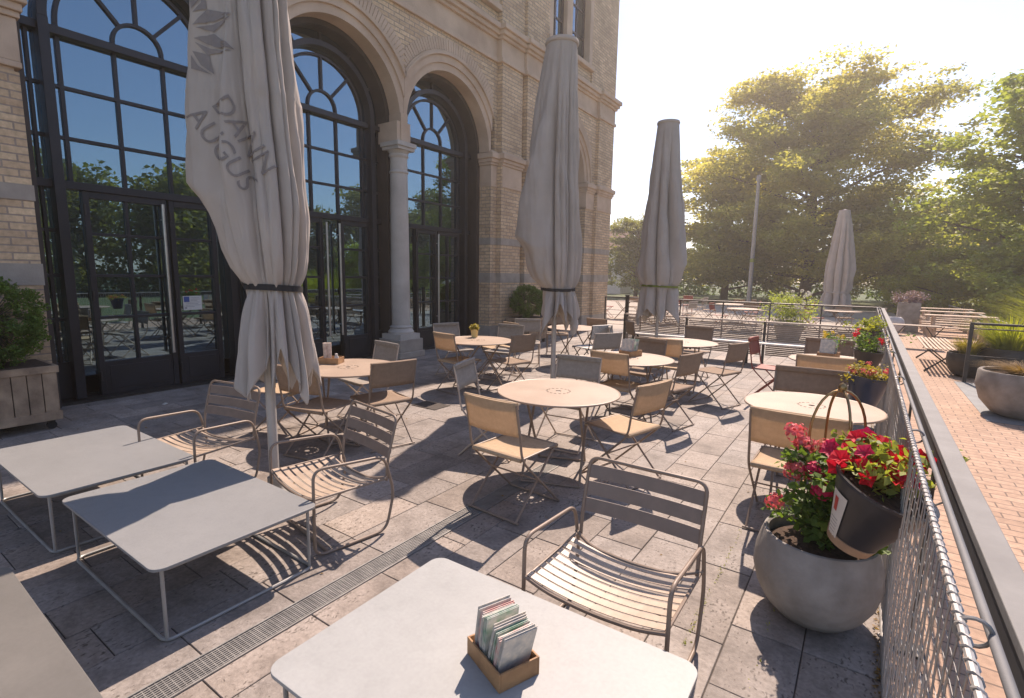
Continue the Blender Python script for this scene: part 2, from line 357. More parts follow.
for row in xs:
    x0, x1 = row[0], row[1]; y = -6.9 if len(row) == 2 else drain_end; y += random.uniform(0, .4) if len(row) == 2 else 0
    yc = y
    while yc < 15.3:
        ln = min(random.choice((.37, .44, .5, .58, .66)), 15.34 - yc)
        if ln < .05: break
        g_ = .0028; z = random.uniform(-.0012, .0012); tx, ty = random.uniform(-.001, .001), random.uniform(-.001, .001); b = .0022
        o0 = len(V); a0, a1, c0, c1 = x0 + g_, x1 - g_, yc + g_, yc + ln - g_
        V += [(a0, c0, -.03), (a1, c0, -.03), (a1, c1, -.03), (a0, c1, -.03), (a0, c0, z - tx - b), (a1, c0, z + tx - b), (a1, c1, z + tx + ty - b), (a0, c1, z - tx + ty - b),
              (a0 + b, c0 + b, z - tx), (a1 - b, c0 + b, z + tx), (a1 - b, c1 - b, z + tx + ty), (a0 + b, c1 - b, z - tx + ty)]
        fs = [(0, 1, 5, 4), (1, 2, 6, 5), (2, 3, 7, 6), (3, 0, 4, 7), (4, 5, 9, 8), (5, 6, 10, 9), (6, 7, 11, 10), (7, 4, 8, 11), (8, 9, 10, 11)]
        F += [tuple(i + o0 for i in q) for q in fs]
        t_ = random.gauss(1.06, .10); wv = random.uniform(-.035, .02); T += [(t_ * (1 + wv), t_, t_ * (1 - wv), 1)] * len(fs)
        yc += ln
me = bpy.data.meshes.new('terrace_paving'); me.from_pydata(V, [], F); me.materials.append(M['slab'])
at = me.color_attributes.new('tint', 'FLOAT_COLOR', 'CORNER'); cols = []
for pl, t_ in zip(me.polygons, T): cols += list(t_) * pl.loop_total
at.data.foreach_set('color', cols); o = bpy.data.objects.new('terrace_paving', me); COL.objects.link(o); tag(o, kind='structure')
# brick promenade
struct('brick_promenade', MB().box((.218, -7, -.05), (3.05, 30, -.004)), 'brick_paving')
struct('grey_strip', MB().box((1.32, 8.2, -.02), (2.85, 11.2, .002)), 'blue_grey')  # flat bluish-grey patch laid on the bricks
# drain channel
gr = thing('drain_grate', (-2.15, 0, 0), 0, 'long slotted metal drain grate set flush in the terrace paving', 'drain')
b = MB(); b.box((-.071, -6, -.028), (-.062, drain_end, .0035)); b.box((.062, -6, -.028), (.071, drain_end, .0035)); b.build('frame', 'galv', gr)
b = MB()
for i in range(9):
    xx = -.052 + i * .013; b.box((xx - .0028, -6, -.012), (xx + .0028, drain_end, .001))
y = -6
while y < drain_end: b.box((-.06, y, -.011), (.06, y + .004, -.0006)); y += .024
b.build('bars', 'galv', gr)
MB().box((-.07, -6, -.045), (.07, drain_end, -.03)).build('channel', 'joint', gr)
for (x, y, lab) in ((-1.93, 3.12, 'round perforated drain cover in the paving in front of the central round table'),):
    pass
MB_ = MB().box((-.2, -.14, .0015), (.2, .14, .006)); t = tag(MB_.build('access_cover', 'joint', loc=(-4.4, 4.62, 0)), 'small dark rectangular access cover in the paving beyond the left round table', 'cover')

# ------------------------------------------------------------------ building
CX = [.06 + 3.0, 5.77, 8.48]; CZ = 4.42; RI = 1.28
bld = thing('brick_building', (0, 0, 0), 0, 'ornate brick and sandstone building with tall arched windows along the terrace', 'building')
XF, XW = -7.4, -8.0
def arcpts(c, r, z0=CZ, n=40, a0=0, a1=PI): return [(c + r * cos(a0 + (a1 - a0) * i / n), z0 + r * sin(a0 + (a1 - a0) * i / n)) for i in range(n + 1)]
def yz_prism(mb, pts, x0, x1):
    n = len(pts); vs = [(x0, y, z) for y, z in pts] + [(x1, y, z) for y, z in pts]
    mb.add(vs, [tuple(range(n)), tuple(range(n, 2 * n))[::-1]] + [(i, (i + 1) % n, n + (i + 1) % n, n + i) for i in range(n)])
def ring(mb, c, ra, rb, x0, x1, lim=None, n=48, z0=CZ, a0=0, a1=PI):
    """half annulus between radii ra and rb, extruded x0..x1, clipped at +-lim from the centre"""
    vs = []; fs = []; dead = []
    for i in range(n + 1):
        a = a0 + (a1 - a0) * i / n; ca = abs(cos(a)); q = rb if lim is None or ca < 1e-6 else max(ra + .001, min(rb, lim / ca)); p_ = ra; dead.append(lim is not None and ra * ca > lim)
        for x in (x0, x1):
            for r in (p_, q): vs.append((x, c + r * cos(a), z0 + r * sin(a)))
    for i in range(n):
        if dead[i] or dead[i + 1]: continue
        k = i * 4; fs += [(k, k + 1, k + 5, k + 4), (k + 2, k + 6, k + 7, k + 3), (k, k + 4, k + 6, k + 2), (k + 1, k + 3, k + 7, k + 5)]
    if not dead[0]: fs += [(0, 2, 3, 1), (n * 4, n * 4 + 1, n * 4 + 3, n * 4 + 2)]
    mb.add(vs, fs)
def spandrel(mb, cs, y0, y1, z1, r, xf, xb):
    k = int((y1 - y0) / .03); ys = [y0 + (y1 - y0) * i / k for i in range(k + 1)]; zb = []
    for y in ys:
        z = CZ
        for c in cs:
            if abs(y - c) < r: z = max(z, CZ + math.sqrt(r * r - (y - c) ** 2))
        zb.append(z)
    vs = [];
    for y, z in zip(ys, zb): vs += [(xf, y, z), (xf, y, z1), (xb, y, z), (xb, y, z1)]
    fs = []
    for i in range(k): j = i * 4; fs += [(j, j + 1, j + 5, j + 4), (j + 2, j + 6, j + 7, j + 3), (j, j + 4, j + 6, j + 2)]
    mb.add(vs, fs)
ZB, ZF, ZC = 6.37, 6.85, 7.12
wall = MB()
spandrel(wall, CX, 1.72, 9.93, ZB, 1.60, XF, XF - .3)
wall.box((-8.4, -6, 0), (XF, 1.74, 3.62)); wall.box((-8.4, -6, 4.36), (XF, 1.72, ZB))                 # left pier
wall.box((-8.4, 9.80, 0), (XF, 10.03, 3.72)); wall.box((-8.4, 9.93, 4.40), (XF, 10.03, ZB))           # right pier
wall.box((-8.4, 10.03, 0), (XF + .13, 10.85, ZB)); wall.box((-8.4, 10.85, 0), (XF + .06, 10.97, ZB)); wall.box((-8.4, 10.97, 0), (XF + .2, 11.78, ZB))
wall.box((-8.4, 14.42, 0), (XF + .10, 14.98, 3.7)); wall.box((-8.4, 14.98, 0), (XF + .2, 16.05, ZB))
wall.box((-20, 16.0, 0), (-8.4, 16.04, 11.2))                                                        # far gable
spandrel(wall, [13.1], 11.78, 14.98, ZB, 1.60, XF + .1, XF - .3)
wall.box((-8.4, -6, ZC), (XF + .02, 5.2, 10.9)); wall.box((-8.4, 9.98, ZC), (XF + .14, 10.9, 10.9)); wall.box((-8.4, 10.9, ZC), (XF + .21, 11.9, 10.9)); wall.box((-8.4, 14.35, ZC), (XF + .2, 16.05, 10.9))
wall.box((-8.4, 5.2, ZC), (XF + .015, 9.98, 7.42)); wall.box((-8.4, 11.9, ZC), (XF + .15, 14.35, 7.5)); wall.box((-8.4, 11.9, 10.4), (XF + .15, 14.35, 10.9)); wall.box((-8.4, 5.2, 10.4), (XF + .015, 9.98, 10.9))
wall.box((-8.4, -6, 10.9), (XF + .1, 16.05, 11.2))
wall.build('wall', 'brick_wall', bld)
roof = MB(); roof.box((-20.4, -6.4, 11.2), (-6.95, 16.4, 11.35)); roof.build('roof', 'greystone', bld)
# frieze, string courses and cornice; they step out over the pilasters
fz = MB(); co = MB()
for y0, y1, d in ((-6, 9.98, 0), (9.98, 10.9, .13), (10.9, 11.85, .2), (11.85, 14.95, .10), (14.95, 16.07, .2)):
    fz.box((-8.4, y0, ZB + .09), (XF + d + .01, y1, ZF))
    e = .001 * (d > .1) + .0007 * (y0 > 11)
    for (z0, z1, pr) in ((ZB, ZB + .09, .05), (ZF, ZF + .07, .07), (ZF + .07, ZF + .16, .13), (ZF + .16, ZC, .19)):
        co.box((-8.35, y0 - (pr if d else 0) * .6, z0 + e), (XF + d + pr, y1 + (pr if d > .19 else 0) * .6, z1 - e))
for k in range(-17, 43): pass
fz.build('frieze', 'sandstone', bld); co.build('cornice', 'sandstone', bld, bevel=.008)
# upper windows with sandstone surrounds
for (y0, y1, z0, z1, d, mul) in ((5.2, 9.98, 7.42, 10.4, .015, (6.8, 8.4)), (11.9, 14.35, 7.5, 10.4, .15, (13.08,))):
    sr = MB(); x = XF + d
    sr.box((x - .5, y0, z0), (x + .05, y0 + .2, z1)); sr.box((x - .5, y1 - .2, z0), (x + .05, y1, z1)); sr.box((x - .5, y0 + .2, z1 - .2), (x + .04, y1 - .2, z1)); sr.box((x - .5, y0 - .06, z0 + .002), (x + .12, y1 + .06, z0 + .12))
    for q in mul: sr.box((x - .42, q - .15, z0 + .12), (x - .02, q + .15, z1 - .2))
    sr.build('window_surround', 'sandstone', bld, bevel=.01)
    wn = MB(); ed = [y0 + .2] + [v for q in mul for v in (q - .15, q + .15)] + [y1 - .2]
    gl = MB()
    for i in range(0, len(ed), 2):
        a, b_ = ed[i], ed[i + 1]; wn.box((x - .2, a, z0 + .12), (x - .14, a + .06, z1 - .2)); wn.box((x - .2, b_ - .06, z0 + .12), (x - .14, b_, z1 - .2)); wn.box((x - .195, (a + b_) / 2 - .025, z0 + .12), (x - .145, (a + b_) / 2 + .025, z1 - .2))
        for zz in (z0 + .12, z0 + .8, z0 + 1.5, z0 + 2.2): wn.box((x - .19, a + .06, zz), (x - .15, b_ - .06, zz + .05))
        gl.box((x - .176, a, z0 + .12), (x - .17, b_, z1 - .2))
    wo = wn.build('window', 'frame_steel', bld); gl.build('pane', 'glass', wo)
# stone bands on the piers
e = .012
for z0, z1 in ((1.45, 1.68), (2.34, 2.50), (.0, .42)):
    MB().box((XF - .5, -6, z0), (XF + e, 1.752, z1)).build('stone_band', 'greystone', bld)
    bd = MB(); bd.box((XF - .5, 9.79, z0), (XF + e, 10.03, z1)); bd.box((XF, 10.027, z0), (XF + .13 + e, 10.86, z1)); bd.box((XF, 10.86, z0), (XF + .06 + e, 10.96, z1)); bd.box((XF, 10.96, z0), (XF + .2 + e, 11.79, z1)); bd.build('stone_band', 'greystone', bld)
    bd = MB(); bd.box((XF, 14.97, z0), (XF + .2 + e, 16.06, z1)); bd.box((XF, 14.41, z0), (XF + .1 + e, 14.97, z1)); bd.build('stone_band', 'greystone', bld)
# impost blocks
def impost(y0, y1, x1, zt=4.42, zb=3.66, left=False):
    im = MB()
    if left: im.box((-8.39, -6, 3.60), (XF - .02, 1.71, 4.38))
    im.box((-8.2, y0, zb), (x1 + .012, y1, zb + .06)); im.box((-8.2, y0 + .006, zb + .06), (x1 + .004, y1 - .006, zt - .28))
    im.box((-8.2, y0 - .02, zt - .28), (x1 + .03, y1 + .02, zt - .22)); im.box((-8.2, y0 - .04, zt - .22), (x1 + .06, y1 + .04, zt - .14)); im.box((-8.2, y0 - .075, zt - .14), (x1 + .10, y1 + .075, zt - .02)); im.box((-8.2, y0 - .01, zt - .02), (x1 + .015, y1 + .01, zt + .04)); im.build('impost', 'sandstone', bld, bevel=.01)
impost(-6, 1.765, XF + .01, left=True); impost(9.79, 10.03, XF + .004); impost(10.06, 10.87, XF + .14, 4.43); impost(10.98, 11.80, XF + .21, 4.425); impost(14.42, 14.98, XF + .11); impost(15.0, 16.06, XF + .21)
# archivolts with mouldings and soldier bricks
def bay(c, xf, lim, left_lim=None):
    a = MB(); ring(a, c, RI, 1.42, -7.72, xf - .035, lim); ring(a, c, 1.42, 1.56, -7.7, xf + .0, lim); ring(a, c, 1.56, 1.60, -7.7, xf + .045, lim); ring(a, c, 1.60, 1.635, -7.7, xf + .03, lim)
    a.build('archivolt', 'sandstone', bld, smooth=True)
    s = MB(); n = 74
    for i in range(n):
        t0 = PI * (i + .09) / n; t1 = PI * (i + .91) / n; ra, rb = 1.645, 1.86; cc = abs(cos((t0 + t1) / 2)); rb = min(rb, lim / cc if cc > 1e-3 else 9)
        if rb < ra + .03: continue
        xx = xf + .012 + random.uniform(-.002, .003)
        s.add([(x_, c + r_ * cos(t_), CZ + r_ * sin(t_)) for x_ in (xf - .05, xx) for r_, t_ in ((ra, t0), (rb, t0), (rb, t1), (ra, t1))], [(0, 1, 2, 3), (4, 7, 6, 5), (0, 4, 5, 1), (1, 5, 6, 2), (2, 6, 7, 3), (3, 7, 4, 0)])
    s.build('soldier_course', 'sandstone', bld)
for c in CX: bay(c, XF, 1.352)
bay(13.1, XF + .1, 1.6)
# columns between the bays
for yc in (4.415, 7.125):
    cl = MB(); x = XF - .18
    sh = MB().lathe([(.178, .62), (.18, .8), (.177, 2.0), (.16, 3.80)], 40, (x, yc, 0)); col_o = sh.build('column', 'column_stone', bld, smooth=True)
    bs = MB(); bs.lathe([(.25, .46), (.255, .50), (.22, .54), (.205, .57), (.225, .59), (.182, .625)], 40, (x, yc, 0)); bs.box((x - .26, yc - .26, .36), (x + .26, yc + .26, .46)); bs.build('column_base', 'column_stone', col_o, smooth=True)
    pl = MB(); pl.box((x - .31, yc - .31, .12), (x + .30, yc + .31, .36)); pl.box((x - .34, yc - .34, 0), (x + .33, yc + .34, .12)); pl.build('plinth', 'greystone', col_o, bevel=.012)
    cp = MB().lathe([(.163, 3.50), (.182, 3.52), (.182, 3.54), (.163, 3.56)], 40, (x, yc, 0)); cp.build('neck_ring', 'column_stone', col_o, smooth=True); cp = MB(); cp.lathe([(.16, 3.78), (.185, 3.82), (.185, 3.84), (.17, 3.86), (.205, 3.92)], 40, (x, yc, 0)); cp.box((x - .215, yc - .215, 3.92), (x + .215, yc + .215, 3.98)); cp.box((x - .24, yc - .24, 3.98), (x + .24, yc + .24, 4.06)); cp.build('capital', 'column_stone', col_o, smooth=True, bevel=.006)
    ib = MB(); ib.box((-8.0, yc - .085, 4.07), (XF - .012, yc + .085, CZ + .16)); ib.box((-7.95, yc - .17, 4.06), (XF - .03, yc + .17, CZ + .003)); ib.build('springer_block', 'sandstone', col_o, bevel=.006)
# recessed glazing of each bay
def bar(mb, y0, z0, y1, z1, w, x0, x1):
    d = Vector((0, y1 - y0, z1 - z0)); L_ = d.length; d.normalize(); sdv = Vector((0, -d.z, d.y)) * w / 2
    a, b_ = Vector((0, y0, z0)), Vector((0, y1, z1)); pts = [a - sdv, a + sdv, b_ + sdv, b_ - sdv]
    mb.add([(x_, q.y, q.z) for x_ in (x0, x1) for q in pts], [(0, 1, 2, 3), (4, 7, 6, 5), (0, 4, 5, 1), (1, 5, 6, 2), (2, 6, 7, 3), (3, 7, 4, 0)])
signs = []
def glazing(c, di, xo=0):
    y0, y1 = c - 1.285, c + 1.285
    rv = MB()                                                 # dark reveal behind the stone
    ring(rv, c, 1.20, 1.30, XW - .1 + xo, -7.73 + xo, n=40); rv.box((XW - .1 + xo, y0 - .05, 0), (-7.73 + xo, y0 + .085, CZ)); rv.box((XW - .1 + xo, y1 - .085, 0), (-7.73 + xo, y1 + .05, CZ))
    f = MB()
    X1 = XW + .03 + xo; Xb = XW - .04 + xo
    rr = .97
    ring(f, c, rr - .045, rr + .045, Xb, XW + .16 + xo, n=44)                      # proud ring
    ring(f, c, .80, .845, Xb, X1, n=40); ring(f, c, .25, .29, Xb, X1, n=24)
    for s in (-1, 1):
        f.box((Xb, c + s * rr - .05, .05), (XW + .16 + xo, c + s * rr + .05, CZ)); f.box((Xb + .002, c + s * .822 - .022, 2.62), (X1, c + s * .822 + .022, CZ)); f.box((Xb + .004, c + s * .27 - .02, 2.62), (X1 - .001, c + s * .27 + .02, CZ))
    for a in (90, 48, 132): bar(f, c + .27 * cos(R(a)), CZ + .27 * sin(R(a)), c + .82 * cos(R(a)), CZ + .82 * sin(R(a)), .042, Xb + .003, X1 - .002)
    for a in (90, 60, 120, 30, 150): bar(f, c + .98 * cos(R(a)), CZ + .98 * sin(R(a)), c + 1.24 * cos(R(a)), CZ + 1.24 * sin(R(a)), .04, Xb + .003, X1 - .002)
    f.box((Xb - .01, y0, CZ - .14), (XW + .10 + xo, y1, CZ - .05))                 # main transom
    for z in (3.73, 3.16): f.box((Xb + .001, y0, z - .02), (X1 - .003, y1, z + .02))
    f.box((Xb - .01, y0, 2.57), (XW + .08 + xo, y1, 2.66))                         # door head
    for s in (-1, 1):                                                             # side lights
        for z in (2.08, 1.55, 1.02): f.box((Xb + .001, min(c + s * rr, c + s * 1.285), z - .018), (X1 - .003, max(c + s * rr, c + s * 1.285), z + .018))
        f.box((Xb, min(c + s * 1.285, c + s * rr), .04), (XW + .02 + xo, max(c + s * 1.285, c + s * rr), .5))
        f.box((Xb + .002, c + s * 1.10 - .018, .5), (X1 - .001, c + s * 1.10 + .018, CZ - .1))
    wo = f.build('arched_window', 'frame_steel', bld, bevel=.004)
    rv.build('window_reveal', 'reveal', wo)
    g = MB(); g.box((XW - .012 + xo, y0 + .02, .3), (XW - .006 + xo, y1 - .02, CZ)); pts = arcpts(c, 1.26, CZ, 40); yz_prism(g, pts, XW - .012 + xo, XW - .006 + xo); g.build('pane', 'glass', wo)
    # door leaves: (ya, yb)
    for ya, yb in di['leaf']:
        d = MB(); t_ = .062
        d.box((Xb - .005, ya, .03), (XW + .055 + xo, ya + t_, 2.57)); d.box((Xb - .005, yb - t_, .03), (XW + .055 + xo, yb, 2.57)); d.box((Xb - .004, ya + t_, 2.49), (XW + .053 + xo, yb - t_, 2.57))
        d.box((Xb - .004, ya + t_, .03), (XW + .04 + xo, yb - t_, .46)); d.box((XW + .035 + xo, ya + t_ + .05, .10), (XW + .048 + xo, yb - t_ - .05, .40))
        for z in (2.06, 1.55, 1.02): d.box((Xb, ya + t_, z - .018), (XW + .035 + xo, yb - t_, z + .018))
        if yb - ya > .7: d.box((Xb + .001, (ya + yb) / 2 - .018, .46), (XW + .034 + xo, (ya + yb) / 2 + .018, 2.49))
        d.build('door', 'frame_steel', wo, bevel=.004)
        k = MB()
        for z in (.28, 1.3, 2.35): k.tube([(XW + .07 + xo, ya + .008, z - .06), (XW + .07 + xo, ya + .008, z + .06)], .012, 8)
        k.build('hinge', 'dark_metal', wo, smooth=True)
    for yh in di['h']:
        k = MB(); k.tube([(XW + .12 + xo, yh, .5), (XW + .12 + xo, yh, 2.5)], .021, 12)
        for z in (.7, 2.3): k.tube([(XW + .04 + xo, yh, z), (XW + .12 + xo, yh, z)], .01, 8)
        k.build('door_handle', 'steel', wo, smooth=True)
    k = MB(); k.box((XW - .1 + xo, y0 - .02, 0), (XW + .22 + xo, y1 + .02, .028)); k.build('threshold', 'dark_metal', wo)
    return wo
w1 = glazing(CX[0], dict(leaf=[(CX[0] - .74, CX[0] + .17), (CX[0] + .20, CX[0] + .80)], h=[CX[0] + .10]))
glazing(CX[1], dict(leaf=[(CX[1] - .80, CX[1] - .10), (CX[1] + .28, CX[1] + .92)], h=[CX[1] - .07, CX[1] + .20]))
glazing(CX[2], dict(leaf=[(CX[2] - .55, CX[2] + .10), (CX[2] + .12, CX[2] + .85)], h=[CX[2] + .07]))
glazing(13.1, dict(leaf=[(12.6, 13.3)], h=[13.2]), .1)
# notice stuck on the right-hand leaf of the first door
y0n, z0n = 3.37, 1.07; k = MB().box((XW + .001, y0n, z0n), (XW + .004, y0n + .25, z0n + .20)); k.build('notice', 'white_label', w1)
k = MB().box((XW + .004, y0n + .012, z0n + .115), (XW + .0055, y0n + .085, z0n + .19)); k.build('notice_print', 'blue_print', w1)
k = MB()
for i, ln in enumerate((.12, .13, .09, .19, .17, .20, .12)):
    zz = z0n + .175 - i * .021; ys_ = y0n + (.1 if i < 3 else .03); k.box((XW + .004, ys_, zz - .004), (XW + .0052, ys_ + ln, zz + .001))
k.box((XW + .004, y0n + .02, z0n + .02), (XW + .0052, y0n + .045, z0n + .04)); k.build('notice_text', 'grey_print', w1)
# dim room behind the glass
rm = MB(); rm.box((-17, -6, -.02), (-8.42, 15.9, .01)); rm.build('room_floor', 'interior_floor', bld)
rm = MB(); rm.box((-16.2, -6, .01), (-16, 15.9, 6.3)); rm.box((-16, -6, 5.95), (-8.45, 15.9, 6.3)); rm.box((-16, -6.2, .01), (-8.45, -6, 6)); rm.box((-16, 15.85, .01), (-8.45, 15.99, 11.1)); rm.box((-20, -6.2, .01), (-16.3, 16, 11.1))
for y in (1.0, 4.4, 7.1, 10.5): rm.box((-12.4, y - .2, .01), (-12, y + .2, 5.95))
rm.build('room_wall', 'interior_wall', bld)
rm = MB()
for (x, y) in ((-9.6, 2.9), (-10.1, 5.6), (-9.7, 8.6), (-11.2, 3.8)): rm.lathe([(.4, .72), (.4, .75)], 24, (x, y, 0)); rm.tube([(x, y, .01), (x, y, .72)], .03, 8); rm.box((x + .5, y - .2, .42), (x + .9, y + .2, .46)); rm.box((x + .86, y - .2, .46), (x + .9, y + .2, .9)); rm.box((x + .5, y - .2, .01), (x + .53, y + .2, .42))
rm.build('room_furniture', 'wood_bench', bld)
for (x, y) in ((-10.4, 2.6), (-10.4, 5.6), (-10.4, 8.6)): q = MB(); q.tube([(x, y, 3.0), (x, y, 5.95)], .008, 6); q.lathe([(.22, 2.7), (.20, 2.78), (.06, 2.95), (.02, 3.02)], 20, (x, y, 0)); q.build('pendant_lamp', 'brass', bld)

# ------------------------------------------------------------------ right-hand balustrade
rl = thing('balustrade', (0, 0, 0), 0, 'long metal balustrade with flat handrail and laced wire net beside the brick promenade', 'railing')
YE = 15.25
b = MB(); b.box((.288, -2, .972), (.352, YE, 1.0)); b.build('handrail', 'coping_grey', rl, bevel=.003)
b = MB(); b.box((.291, -2, .885), (.299, YE, .971)); b.box((.340, -2, .90), (.348, YE, .971)); b.build('side_plate', 'shaded_side', rl)  # beam sides in shadow; the shade is put into their dark bluish colour
b = MB().tube([(.256, -2, .985), (.256, YE, .985)], .0095, 10); b.build('side_rail', 'rail_paint', rl, smooth=True)
b = MB().tube([(.207, -2, 1.0), (.207, YE, 1.0)], .008, 8)
pts = [];
for i in range(int((YE + 1) / .0065)): y = -1 + i * .0065; a = i * 1.05; pts.append((.207 + .0092 * cos(a), y, 1.0 + .0092 * sin(a)))
b.tube(pts, .0026, 4); b.build('top_rope', 'wire', rl, smooth=True)
b = MB().tube([(.207, -2, .022), (.207, YE, .022)], .013, 10); b.build('bottom_rail', 'wire', rl, smooth=True)
b = MB(); rows_ = 14; pitch_y = .074; hz = (.99 - .03) / rows_; ny = int((YE + .6) / pitch_y)
V_, F_ = [], []
def wire(p, q, r=.0021):
    p, q = np.array(p), np.array(q); d = q - p; d /= np.linalg.norm(d); u = np.cross(d, (1, 0, 0)); u /= np.linalg.norm(u) + 1e-9; v = np.cross(d, u); k0 = len(V_)
    for c in (p, q):
        for a in (0, 2.094, 4.189): V_.append(c + (u * cos(a) + v * sin(a)) * r)
    F_.extend([(k0, k0 + 1, k0 + 4, k0 + 3), (k0 + 1, k0 + 2, k0 + 5, k0 + 4), (k0 + 2, k0, k0 + 3, k0 + 5)])
def sag(y): return .006 * sin(y * 1.9) + .004 * sin(y * 7.3)
pitch_y = .052; ny = int((YE + .6) / pitch_y)
for i in range(ny):
    y = -.6 + i * pitch_y
    for j in range(6):
        z0 = .03 + j * .16; zz = min(.99, z0 + .16); sg = .013 if (i + j) % 2 == 0 else -.013
        wire((.207 - .012 * sin(PI * z0) + sag(y), y - sg, z0), (.207 - .012 * sin(PI * zz) + sag(y), y + sg, zz), .0027)
y = -.6
while y < YE - .5:
    for j in range(20):
        z0 = .05 + j * .0475; wire((.210 - .012 * sin(PI * z0) + sag(y), y, z0 + .006 * sin(y * 3 + j)), (.210 - .012 * sin(PI * z0) + sag(y + .5), y + .5, z0 + .006 * sin((y + .5) * 3 + j)), .0012)
    y += .5
npmesh('net', np.array(V_), np.array(F_), 'wire', rl)
b = MB(); y = 1.25; ps = []
while y < YE: ps.append(y); y += 1.52
for y in ps:
    p_ = MB(); p_.box((.300, y - .03, -.004), (.312, y + .03, .93)); p_.box((.24, y - .05, -.003), (.36, y + .05, .008)); p_.build('post', 'dark_metal', rl)
    e_ = MB(); e_.tube([(.228 + .028 * cos(a), y + .0, .985 + .028 * sin(a)) for a in [2 * PI * k / 16 for k in range(16)]], .0045, 6, closed=True); e_.build('eye_bolt', 'galv', rl, smooth=True); e_ = MB(); e_.tube([(.207 + .02 * cos(a), y + .02 * sin(a), .022 + .0) for a in [2 * PI * k / 12 for k in range(12)]], .004, 6, closed=True); e_.build('foot_ring', 'galv', rl, smooth=True)
# far railing across the end of the terrace
fr_ = thing('far_railing', (0, 15.25, 0), 0, 'thin metal railing with horizontal bars across the far end of the terrace', 'railing')
b = MB()
for z, r in ((1.0, .02), (.9, .009), (.6, .006), (.45, .006), (.3, .006), (.15, .006)): b.tube([(-6.9, 0, z), (.3, 0, z)], r, 8)
b.build('rails', 'dark_metal', fr_)
for i in range(7): MB().box((-6.9 + i * 1.19, -.02, -.05), (-6.87 + i * 1.19, .02, 1.0)).build('post', 'dark_metal', fr_)

# ------------------------------------------------------------------ windbreak fence and bench at the end of the seating
wb = thing('windbreak', (0, 11.05, 0), 0, 'low slatted windbreak fence with pale top rail behind the white bench', 'fence')
for x0, x1 in ((-4.47, -3.13), (-3.09, -1.62), (-1.58, -.04)):
    b = MB(); b.box((x0, -.035, .795), (x1, .035, .83)); b.build('top_rail', 'beige_metal', wb, bevel=.004)
    b = MB(); z = .16
    while z < .77: b.box((x0 + .02, -.006, z), (x1 - .02, .006, z + .026)); z += .036
    b.build('slat_panel', 'taupe_metal', wb)
for x in (-4.49, -3.11, -1.60, -.04): MB().box((x - .022, -.03, 0), (x + .022, .03, .82)).build('post', 'dark_metal', wb)
pp = MB(); pp.box((-.035, -.035, 0), (.035, .035, 1.2)); pp.rbox((0, 0, 1.21), (.09, .09, .02)); pp.box((-.07, -.07, 0), (.07, .07, .012)); tag(pp.build('black_post', 'dark_metal', loc=(-4.68, 11.6, 0)), 'dark square metal post at the left end of the windbreak', 'post')
bn = thing('white_bench', (-2.4, 10.72, 0), 0, 'long pale backless bench in front of the windbreak', 'bench')
for i in range(3): MB().box((-1.85, -.16 + i * .11, .425), (1.75, -.06 + i * .11, .45)).build('seat_board', 'white_label', bn, bevel=.004)
for x in (-1.7, -.55, .55, 1.6):
    b = MB(); b.box((x - .02, -.15, 0), (x + .02, -.11, .425)); b.box((x - .02, .11, 0), (x + .02, .15, .425)); b.box((x - .02, -.11, .385), (x + .02, .11, .425)); b.build('leg', 'dark_metal', bn)

